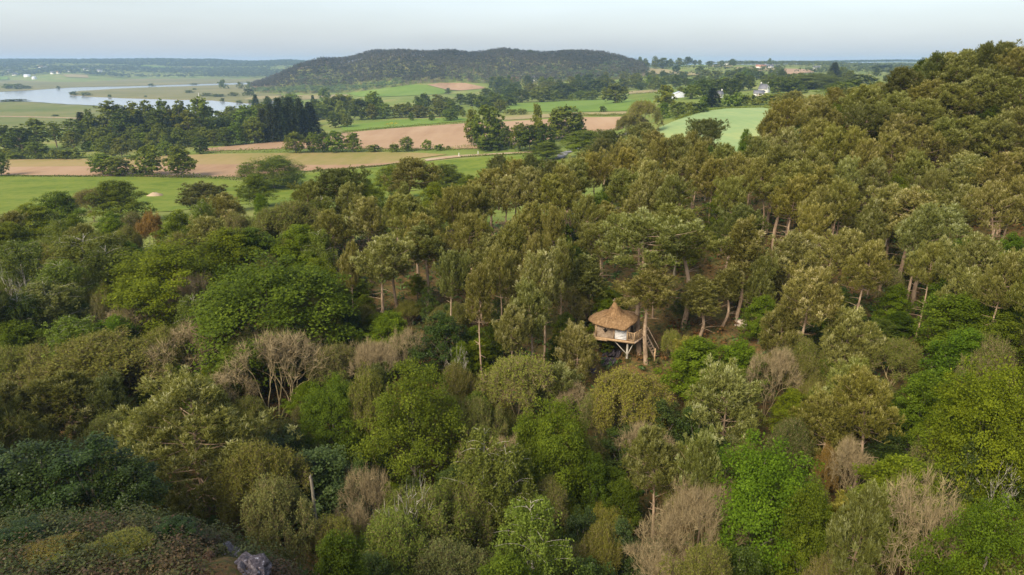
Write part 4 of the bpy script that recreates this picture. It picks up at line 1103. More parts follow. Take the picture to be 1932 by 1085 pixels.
def put_tree(kind, x, y, z, W, H, tint='', label=None, px=None, top=None, centre=False, jitter=.10):
    pr = P_[kind]
    i = _used.get(kind, 0); _used[kind] = i + 1
    tm, cm, H0, W0, off = pr[i % len(pr)]
    name, cat, noun, shade, _, group = KIND[kind]
    r = bpy.data.objects.new(name, None); COL.objects.link(r); r.empty_display_size = .5
    r.location = (x, y, z); r.rotation_euler = (0, 0, MIRROR.uniform(0, 2 * PI))
    if centre:        # the crown, not the foot, stands over the spot
        a = r.rotation_euler[2]; k = W / W0
        x -= (off[0] * math.cos(a) - off[1] * math.sin(a)) * k; y -= (off[0] * math.sin(a) + off[1] * math.cos(a)) * k
        z = gz(x, y); r.location = (x, y, z)
    r.scale = (W / W0, W / W0, H / H0)
    r['category'] = cat; r['group'] = group
    if tm: link('trunk', tm, r)
    c = link('crown', cm, r)
    t = TINT[tint]; f = [1 + MIRROR.uniform(-jitter, jitter) for _ in range(3)]; b = 1 + MIRROR.uniform(-jitter, jitter)
    c.color = (t[0] * f[0] * b, t[1] * b, t[2] * f[2] * b, 1)
    cx, cy, _ = project(x, y, z + H * .82)
    TREES.append(dict(o=r, kind=kind, noun=noun, shade=SHADE[tint] or shade, x=cx, y=cy, W=W, H=H, D=y, label=label, w=W * FPX / math.hypot(x, y, z - EYE), box=None))
    return r

def tree_top(kind, px, top, w, tint='', H=None, label=None, dmin=None):
    """a tree whose top shows at (px, top) and whose crown is w photo pixels wide: it stands where its height meets the sight line"""
    H = H or KIND[kind][4]
    x, y, z = at_far(px, top, dmin or (40 if px < 640 else 27), H)
    s = math.hypot(x, y, z + H * .8 - EYE)
    if kind == 'pine': w *= .72 if y < 105 else .82
    return put_tree(kind, x, y, z, w * s / FPX, H, tint, label, px, top, True)

def tree_foot(kind, px, base, top, w, tint='', label=None, far=True, lean=None):
    """a tree whose foot shows at (px, base) and whose top reaches the height of `top`"""
    x, y, z = at_far(px, base, 200) if far else at(px, base)
    if y > 2200: y = 1700.0; x = world_px(px, y); z = gz(x, y)
    # height that lifts the top to the photo row
    H = 1.0
    for _ in range(30):
        q = project(x, y, z + H)[1]
        H *= max(.5, min(2, (base - top) / max(base - q, .5)))
    s = math.hypot(x, y, z - EYE)
    return put_tree(kind, x, y, z, w * s / FPX, H, tint, label, px, top)

# --- around the tree house
tree_foot('pine_tall', 1207, 668, 405, 150, 'pale', 'tall flat-crowned pine whose stem passes through the tree house terrace', False)
tree_foot('pine_tall', 1219, 683, 498, 105, '', 'shorter pine standing right in front of the tree house terrace', False)
tree_foot('pine_tall', 1288, 618, 392, 130, '', 'thick stemmed pine just right of the tree house pines', False)
tree_foot('pine_slim', 1388, 604, 408, 66, '', 'slender leaning pine with a long bare stem right of the tree house', False)
tree_foot('pine_slim', 1318, 640, 520, 60, '', 'thin young pine on the slope right of the stair', False)
tree_foot('pine_slim', 1361, 618, 500, 50, '', 'thin young pine left of the slender leaning pine', False)
tree_foot('pine_slim', 1102, 612, 478, 66, '', 'skinny pine with a bent stem left behind the tree house', False)
tree_top('pine_low', 1092, 614, 80, 'pale', 7.5, 'bushy young pine hiding the left foot of the tree house bank')
tree_foot('pine_tall', 1136, 575, 420, 90, '', 'pine with a dark slanting stem behind the tree house', False)
tree_foot('pine_tall', 1137, 535, 380, 80, '', 'taller straight pine behind the pine with the slanting stem', False)
L = [  # kind, px, top, w, tint, height, label
 # bottom left: dark pines and evergreens, their tints also standing in for cloud shade
 ('pine_big', 351, 716, 245, 'pale', 13, 'large pale bushy pine, biggest of the lower left'),
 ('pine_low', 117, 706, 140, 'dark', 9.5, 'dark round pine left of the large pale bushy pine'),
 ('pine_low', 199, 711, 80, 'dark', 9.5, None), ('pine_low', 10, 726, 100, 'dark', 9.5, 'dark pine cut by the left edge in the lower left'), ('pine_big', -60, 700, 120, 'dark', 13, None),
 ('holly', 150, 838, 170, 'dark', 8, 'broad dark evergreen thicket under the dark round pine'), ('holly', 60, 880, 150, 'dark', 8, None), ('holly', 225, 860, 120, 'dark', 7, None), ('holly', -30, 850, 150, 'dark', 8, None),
 # bottom middle
 ('oak_big', 783, 686, 200, '', 13, 'tallest fresh green tree in the lower middle with plumed layers'),
 ('oak_dome', 622, 714, 110, '', 10, 'rounded green tree left of the tallest fresh green tree'),
 ('bud', 695, 698, 90, 'yellow', 11, 'olive budding tree squeezed between two green trees'),
 ('bud', 965, 668, 150, 'yellow', 9, 'tan and lime budding tree left below the tree house'),
 ('birch', 908, 815, 130, '', 13, 'pale weeping birch in the lower middle'), ('birch', 965, 842, 110, '', 12, 'second weeping birch just right of the pale weeping birch'),
 ('birch', 1000, 955, 150, 'bright', 11, 'bright birch at the bottom edge under the weeping birches'),
 ('holly', 530, 812, 110, 'grey', 7, None), ('bud', 480, 840, 130, 'olive', 9, None), ('holly', 610, 852, 170, 'grey', 8, 'wide grey-green willow bush behind the standing dead stump'), ('holly', 540, 870, 130, '', 7, None),
 ('bare', 690, 878, 105, 'brown', 9, 'brown leafless thicket right of the standing dead stump'), ('bare', 660, 940, 90, 'brown', 8, None),
 ('snag', 762, 893, 130, '', 11, 'pale dead tree with spreading white boughs in the lower middle'),
 ('bud', 800, 930, 190, 'bright', 9, 'thin leaved tree growing around the white boughs'), ('bud', 880, 920, 120, 'bright', 9, None), ('bud', 740, 985, 160, 'bright', 8, None), ('oak', 640, 1010, 120, 'dark', 8, None),
 ('bud', 520, 938, 130, 'grey', 8, None), ('bud', 630, 1000, 100, 'olive', 7, None), ('holly', 690, 1045, 110, '', 6, None), ('bud', 840, 1030, 150, 'grey', 8, None),
 # bottom right of the middle
 ('oak_dome', 1048, 758, 140, '', 12, 'full green tree below and left of the tree house'), ('oak', 1000, 800, 80, '', 10, None),
 ('bud', 1182, 702, 150, 'yellow', 9, 'lime and tan budding tree straight below the tree house'), ('bare', 1130, 730, 90, '', 7, None), ('bare', 1075, 722, 80, '', 6, 'small pale leafless bush on the bank below the tree house'),
 ('holly', 1254, 752, 92, '', 7, 'dark evergreen right of the lime and tan budding tree'), ('oak', 1125, 858, 75, 'dark', 8, None),
 ('pine_low', 1380, 692, 132, 'pale', 10, 'bushy pine tipped with pale candles right below the tree house'),
 ('pine', 1238, 806, 138, '', 12, 'pointed pine with layered boughs left of its twin in the lower right'), ('pine', 1333, 818, 100, '', 13, 'narrower candle-tipped pine right of the layered pointed pine'),
 ('bare', 1325, 905, 135, 'brown', 10, 'tall rusty leafless bush at the bottom under the candle-tipped pine'), ('bare', 1260, 960, 110, '', 8, None),
 ('oak_dome', 1452, 835, 190, 'bright', 12, 'large bright green tree at the bottom right of the rusty leafless bush'), ('oak', 1535, 915, 100, '', 10, None),
 ('holly', 1176, 982, 86, 'grey', 7, 'small rounded grey-green bush at the bottom middle'), ('holly', 1098, 960, 90, 'grey', 7, None), ('bare', 1140, 990, 90, 'brown', 7, None), ('oak', 1180, 905, 80, 'dark', 7, None),
 ('oak', 1325, 640, 140, 'bright', 8, 'light green tree on the slope just right of the tree house'), ('oak', 1400, 648, 110, 'bright', 7, None), ('bare', 1470, 652, 90, 'grey', 8, 'grey leafless tree right of the light green tree on the slope'),
 # bottom right
 ('pine', 1640, 700, 140, 'olive', 12, None), ('pine_low', 1612, 682, 90, '', 10, None), ('pine', 1640, 914, 120, '', 13, 'tall candle-tipped pine left of the big leafless oak'),
 ('bare', 1757, 905, 150, '', 11, 'big leafless oak with upswept tan branches in the lower right'),
 ('oak', 1752, 704, 100, 'bright', 9, 'vivid green tree beside the pale boulder'), ('oak_dome', 1885, 690, 150, 'yellow', 12, 'big yellow-green tree cut by the right edge'), ('oak', 1820, 730, 100, 'yellow', 10, None),
 ('oak', 1725, 868, 170, 'yellow', 9, 'yellow-green tree behind the big leafless oak'), ('oak', 1660, 905, 90, 'yellow', 8, None), ('holly', 1848, 822, 66, '', 8, 'small upright evergreen right of the yellow-green tree'),
 ('oak_big', 1890, 942, 150, 'bright', 11, 'bright green tree in the bottom right corner'), ('oak', 1845, 1045, 130, 'yellow', 7, None), ('bare', 1615, 832, 80, '', 7, 'small white twigged bush above the tall candle-tipped pine'),
 ('snag', 1905, 868, 66, '', 7, 'bleached dead tree at the right edge above the corner'), ('snag', 1738, 786, 40, '', 5, 'small bleached dead shrub under the vivid green tree'), ('snag', 1800, 672, 60, '', 5, 'white forked dead branches above the pale boulder'),
 ('bud', 1565, 842, 44, 'rust', 6, 'rust brown withered shrub left of the small white twigged bush'), ('bud', 1572, 1036, 70, 'brown', 7, None), ('bud', 1930, 1010, 80, 'olive', 8, None), ('bud', 1780, 800, 80, 'olive', 7, None),
 # left middle
 ('birch', 28, 456, 90, '', 12, None), ('snag', 20, 505, 60, '', 11, 'tall white dead birch near the left edge'), ('birch', 140, 446, 110, '', 12, 'grey-green birch left of the layered broad tree'), ('birch', 98, 494, 100, '', 12, None), ('birch', 75, 535, 120, 'grey', 11, None),
 ('birch', 185, 470, 90, 'dark', 11, None), ('birch', 210, 440, 70, '', 11, None), ('oak', 245, 457, 46, 'bright', 9, 'small brilliant green tree above the layered broad tree'),
 ('oak_dome', 315, 458, 200, 'yellow', 13, 'layered broad tree with yellow-green boughs in the left middle'), ('oak_dome', 502, 490, 270, '', 15, 'largest dome of dense green leaves left of the middle'), ('oak', 600, 505, 90, '', 12, None),
 ('bare', 352, 514, 78, '', 10, 'leafless fan of tan branches between the two broad trees'), ('oak', 430, 434, 130, 'yellow', 11, None), ('pine_low', 392, 408, 75, 'pale', 9, None), ('pine_low', 420, 365, 70, 'pale', 9, None),
 ('bare', 236, 566, 84, 'brown', 8, 'brown leafless bush under the layered broad tree'), ('bare', 189, 556, 44, 'grey', 8, None), ('oak', 210, 598, 88, 'bright', 8, 'small bright green dome in the left middle'),
 ('bud', 185, 640, 190, '', 9, 'wide olive budding thicket below the small bright green dome'), ('bare', 350, 606, 170, '', 9, 'wide tangle of tan twigs below the layered broad tree'), ('bud', 300, 620, 100, 'olive', 8, None),
 ('birch', 130, 600, 95, 'bright', 10, None), ('oak', 30, 608, 95, '', 9, None), ('holly', 285, 660, 62, '', 6, None), ('oak', 430, 655, 75, '', 7, None), ('birch', 20, 560, 70, 'dark', 11, None),
 ('bud', 80, 660, 120, 'olive', 8, None), ('bare', 255, 655, 100, '', 7, None), ('bud', 10, 660, 100, 'olive', 8, None),
 ('bud', 280, 400, 46, 'rust', 9, 'rust brown withered cypress-shaped tree left of the middle'), ('oak_dome', 510, 296, 110, '', 12, 'round topped tree standing out against the pink field'), ('oak', 480, 330, 70, 'yellow', 10, None),
 ('pine_low', 385, 345, 90, 'dark', 9, 'dark olive pine in front of the meadow'), ('oak', 215, 340, 95, 'olive', 11, 'thin crowned tree beside the sandy heap'), ('bud', 160, 355, 70, 'brown', 9, None), ('oak', 100, 362, 80, 'olive', 10, None), ('oak', 50, 385, 80, 'yellow', 9, None), ('oak', 15, 420, 70, 'yellow', 9, None),
 ('oak', 490, 366, 34, 'bright', 8, 'little lime green tree below the round topped tree'), ('oak', 330, 400, 80, 'yellow', 10, None), ('oak', 470, 430, 110, '', 10, None), ('oak', 560, 425, 120, 'yellow', 11, None), ('birch', 598, 436, 66, 'bright', 11, 'olive birch leaning over the dense green dome'),
 ('bud', 545, 380, 120, 'olive', 10, None), ('bare', 530, 590, 150, '', 10, None), ('bare', 525, 612, 190, '', 11, 'broad pale leafless tree under the dense green dome'), ('bare', 615, 650, 90, '', 8, None),
 ('bare', 705, 638, 90, '', 8, 'pale leafless bush left of the middle of the wood'), ('bare', 762, 612, 76, '', 8, None), ('oak', 735, 592, 100, 'bright', 7, 'bright green bush at the foot of the leaning pine stem'), ('holly', 832, 590, 130, '', 8, 'dark evergreen thicket under the two straight pine stems'), ('holly', 650, 580, 80, '', 7, None),
 ('snag', 868, 648, 50, '', 7, 'thin white dead stems in the middle of the wood'), ('bud', 860, 690, 70, 'brown', 7, None), ('bare', 420, 700, 100, '', 7, None), ('oak', 420, 690, 60, '', 7, None), ('oak', 560, 545, 90, 'dark', 10, None), ('bud', 590, 560, 80, 'olive', 10, None),
 # centre pines
 ('pine', 632, 318, 130, 'dark', 14, 'dark cone-tufted pine right of the round topped tree'), ('pine', 775, 297, 130, '', 15, 'broad pine rising in front of the stubble field'), ('oak', 840, 310, 90, 'olive', 11, None), ('oak', 735, 312, 70, 'yellow', 11, None), ('oak', 690, 338, 40, 'dark', 11, None),
 ('pine', 775, 368, 130, '', 15, None), ('pine', 692, 372, 100, 'pale', 14, None), ('pine', 720, 444, 150, 'pale', 14, 'wide pale pine above the leaning bare stem'), ('pine', 660, 455, 60, '', 13, None), ('pine', 885, 402, 110, '', 14, None), ('pine', 940, 465, 95, '', 14, None),
 ('pine', 800, 405, 110, 'olive', 14, None), ('pine', 1022, 474, 112, 'pale', 14, None), ('pine', 965, 575, 100, 'pale', 12, 'pale pine left of the bushy young pine by the tree house'), ('pine', 1000, 530, 100, '', 13, None), ('pine', 850, 470, 90, '', 14, None), ('pine', 905, 500, 90, '', 14, None),
 ('pine', 625, 395, 100, 'olive', 13, None), ('pine', 580, 345, 80, 'olive', 12, None), ('pine', 930, 320, 100, '', 14, None), ('pine', 940, 292, 60, 'dark', 14, None), ('oak', 885, 330, 60, 'yellow', 9, 'lime bush in front of the meadow strip'), ('pine', 900, 350, 90, 'olive', 13, None),
 ('pine', 1003, 291, 60, 'dark', 14, None), ('pine', 1005, 316, 90, 'pale', 15, None), ('pine', 960, 330, 80, 'pale', 14, None), ('pine', 1085, 300, 95, '', 15, None), ('pine', 1140, 262, 70, 'dark', 14, None), ('pine', 1150, 247, 70, 'dark', 15, 'dark pine against the road bend'), ('pine', 1215, 233, 80, '', 15, None), ('pine', 1240, 248, 70, '', 15, None),
 ('pine', 1225, 303, 80, 'pale', 14, None), ('pine', 1180, 320, 100, '', 14, None), ('pine', 1000, 380, 100, 'olive', 14, None), ('pine', 1045, 388, 60, '', 14, None), ('pine', 1110, 370, 90, '', 14, None), ('pine', 1050, 330, 90, 'olive', 14, None), ('pine', 1270, 330, 90, '', 14, None), ('pine', 1290, 300, 80, '', 14, None), ('pine', 960, 420, 90, 'olive', 14, None), ('pine', 1010, 440, 70, '', 13, None),
 ('pine', 1100, 285, 80, '', 15, None), ('pine', 1190, 280, 80, 'olive', 15, None), ('pine', 1060, 450, 60, '', 13, None), ('pine', 1245, 400, 80, '', 14, None), ('pine', 1215, 330, 80, 'pale', 14, None),
 # right of the middle
 ('pine', 1335, 226, 84, 'dark', 15, 'dark pine standing out against the pale wheat field'), ('pine', 1310, 250, 60, '', 15, None), ('pine', 1375, 272, 64, '', 14, None), ('pine', 1432, 255, 60, '', 14, None), ('oak', 1408, 245, 34, 'bright', 11, 'lime green tree against the lower right corner of the wheat field'), ('pine', 1490, 240, 60, 'pale', 14, 'pine with bright pale candles right of the lime green tree'),
 ('pine', 1470, 275, 110, '', 14, None), ('pine', 1385, 334, 80, 'olive', 13, None), ('pine', 1440, 300, 90, '', 14, None), ('pine', 1505, 330, 100, 'olive', 14, None), ('pine', 1348, 300, 80, '', 14, None), ('pine', 1400, 290, 70, '', 14, None), ('pine', 1460, 208, 60, '', 14, None), ('pine', 1490, 190, 70, '', 14, None),
 ('pine', 1592, 340, 90, 'olive', 14, 'spreading pine on a long leaning stem right of the middle'), ('pine', 1597, 296, 66, 'pale', 14, None), ('pine', 1645, 262, 60, '', 14, None), ('pine', 1617, 240, 60, 'olive', 14, None), ('pine', 1580, 238, 70, 'olive', 14, None), ('pine', 1545, 222, 70, 'olive', 14, None),
 ('pine_low', 1500, 440, 92, 'pale', 10, None), ('pine', 1597, 430, 130, 'pale', 12, 'candle-tipped pine pair in the middle of the right slope'), ('pine', 1645, 455, 95, '', 12, None), ('pine', 1540, 505, 140, 'pale', 13, 'pale pine with a bare stem on the right slope'), ('pine_low', 1610, 580, 92, 'pale', 9, 'low candle-tipped pine under the pale bare-stemmed pine'), ('pine_low', 1480, 575, 80, '', 9, None), ('pine_low', 1440, 480, 60, '', 9, None),
 ('pine', 1690, 350, 110, 'pale', 14, None), ('pine', 1752, 383, 100, 'pale', 14, None), ('pine', 1765, 456, 86, 'olive', 11, None), ('pine', 1850, 436, 120, 'pale', 12, None), ('pine_low', 1838, 505, 74, 'pale', 9, None), ('pine', 1910, 470, 80, '', 12, None),
 ('oak', 1812, 556, 120, 'olive', 8, 'thin olive oak on the right slope above the vivid green trees'), ('oak', 1832, 622, 110, 'bright', 8, 'vivid green tree on the right slope under the thin olive oak'), ('oak', 1915, 440, 60, 'bright', 7, 'bright green tree at the right edge under the red bank'), ('oak', 1900, 590, 90, '', 8, None), ('oak', 1905, 520, 80, '', 8, None), ('bud', 1880, 640, 90, 'olive', 8, None),
 ('bud', 1700, 640, 90, 'olive', 5, None), ('bud', 1520, 640, 80, 'olive', 6, None), ('oak', 1440, 560, 70, 'olive', 6, None),
 ('pine', 975, 300, 70, '', 15, None), ('pine', 1035, 303, 70, 'dark', 15, None), ('pine', 1066, 312, 76, '', 15, None), ('pine', 1120, 288, 76, 'olive', 15, None), ('pine', 1168, 268, 70, '', 15, None), ('pine', 1196, 258, 66, 'pale', 15, None), ('pine', 1255, 260, 70, 'olive', 15, None), ('pine', 1286, 256, 70, '', 15, None), ('pine', 1318, 268, 60, '', 15, None),
 ('pine', 880, 348, 70, '', 14, None), ('pine', 850, 355, 70, 'olive', 14, None), ('oak', 705, 352, 70, '', 11, None), ('pine', 655, 345, 70, '', 13, None), ('oak', 820, 345, 70, 'yellow', 11, None),
 # upper right hillside
 ('oak_dome', 1528, 140, 130, 'yellow', 13, 'big yellow-green tree at the top left of the right hillside'), ('pine', 1500, 172, 60, '', 14, None), ('oak', 1590, 155, 70, 'yellow', 11, None), ('pine', 1628, 160, 70, '', 13, None), ('pine', 1555, 190, 80, '', 14, None), ('pine', 1640, 195, 80, 'dark', 13, None), ('oak', 1668, 190, 40, 'bright', 11, 'bright green tree between pines high on the right hillside'),
 ('pine', 1706, 128, 84, 'dark', 13, 'dark pine on the edge of the right hill skyline'), ('pine', 1690, 172, 80, '', 13, None), ('pine', 1700, 212, 66, '', 13, None), ('pine', 1690, 248, 66, '', 13, None), ('pine', 1760, 150, 90, '', 13, None), ('pine', 1750, 190, 90, 'olive', 13, None), ('pine', 1800, 165, 100, '', 13, None), ('pine', 1850, 146, 90, '', 13, None),
 ('pine', 1772, 96, 60, 'dark', 14, 'ragged pine topping the skyline left on the right hill'), ('pine', 1815, 96, 80, '', 14, None), ('pine', 1860, 82, 60, 'dark', 14, 'highest ragged pine on the right hill skyline'), ('pine', 1900, 80, 70, 'dark', 14, None), ('pine', 1930, 95, 80, '', 14, None), ('pine', 1890, 120, 90, '', 13, None), ('pine', 1930, 150, 90, 'olive', 13, None),
 ('pine', 1840, 220, 120, 'olive', 13, 'broad golden olive pine high on the right hillside'), ('pine', 1790, 225, 80, '', 13, None), ('pine', 1805, 256, 60, 'pale', 12, None), ('pine', 1900, 212, 80, '', 13, None), ('pine', 1925, 200, 80, '', 13, None), ('pine', 1897, 292, 76, '', 13, 'pine with a clean stem at the right edge below the hilltop'), ('pine', 1830, 292, 80, 'pale', 13, None), ('pine', 1735, 284, 66, '', 13, None), ('pine', 1760, 320, 50, '', 12, None), ('pine', 1745, 240, 70, '', 13, None),
 ('oak', 1742, 112, 44, 'dark', 12, 'dark leafy tree left of the hilltop pines'), ('oak', 1766, 112, 28, 'bright', 12, 'bright young tree wedged against the hilltop pines'), ('pine', 1650, 300, 80, '', 13, None), ('pine', 1660, 375, 80, '', 13, None), ('pine', 1540, 280, 80, '', 14, None), ('pine', 1550, 350, 80, '', 14, None), ('pine', 1540, 385, 70, 'olive', 13, None),
 ('pine', 1880, 350, 90, 'pale', 12, None), ('pine', 1925, 330, 80, '', 12, None), ('pine', 1820, 350, 80, '', 12, None),
]
# stems that show bare against the slope: their feet are known
for k, bx, by, top, w, tint, lab in (('pine_tall', 1788, 452, 290, 90, 'pale', 'pine with a bare leaning stem above the red bank'), ('pine_tall', 1812, 448, 300, 60, '', 'thin stemmed pine just right of the bare leaning stem'), ('pine_tall', 1883, 444, 280, 90, '', 'tall pine with dead side boughs near the right edge'),
        ('pine_tall', 1723, 577, 385, 90, 'pale', 'pine with a slanting pale stem in the middle of the right slope'), ('pine_tall', 1714, 524, 355, 80, '', 'pine with a bent stem behind the slanting pale stem'), ('pine_tall', 1685, 560, 355, 90, 'pale', 'straight pine left of the slanting pale stem'),
        ('pine_tall', 1460, 488, 300, 90, 'olive', 'forked pale stemmed pine above the tree house pines to the right'), ('pine_tall', 1498, 480, 310, 90, 'olive', 'thick pale stemmed pine right of the forked one'), ('pine_tall', 1482, 476, 330, 60, 'olive', 'thin pine between the forked and the thick pale stems'),
        ('pine_tall', 1574, 440, 330, 90, 'olive', 'pine leaning right with a long pale stem'), ('pine_tall', 1362, 420, 285, 90, 'olive', 'dark stemmed pine below the wheat field'), ('pine_tall', 808, 596, 420, 90, '', 'pine with the straight dark stem in the centre of the wood'), ('pine_tall', 913, 612, 440, 90, '', 'pine with the slanted stem in the centre of the wood'),
        ('pine_tall', 752, 592, 470, 90, 'pale', 'pine with the pale stem leaning right in the centre left')):
    tree_foot(k, bx, by, top, w, tint, lab, False)
for i, (k, px, top, w, tint, H, lab) in enumerate(L):
    if k == 'bare' and not lab and i % 3: k = 'bud'
    tree_top(k, px, top, w, tint, H, lab)
# --- trees of the skyline behind the right hillside
for k, px, top, w, tint, H, lab in (('fir', 1576, 118, 26, 'brown', 22, 'lone dark spruce poking above the trees left of the right hill'), ('field', 1610, 150, 50, 'dark', 12, 'dark leafy trees left of the right hill, the lower one'), ('field', 1668, 122, 52, 'dark', 13, 'dark rounded tree behind the right hillside skyline'),
        ('field', 1630, 140, 40, 'dark', 12, None), ('field', 1700, 128, 40, 'dark', 13, None), ('field', 1590, 158, 40, '', 11, None), ('field', 1545, 138, 46, '', 11, None), ('field', 1500, 150, 44, '', 11, None)):
    tree_top(k, px, top, w, tint, H, lab, dmin=260)
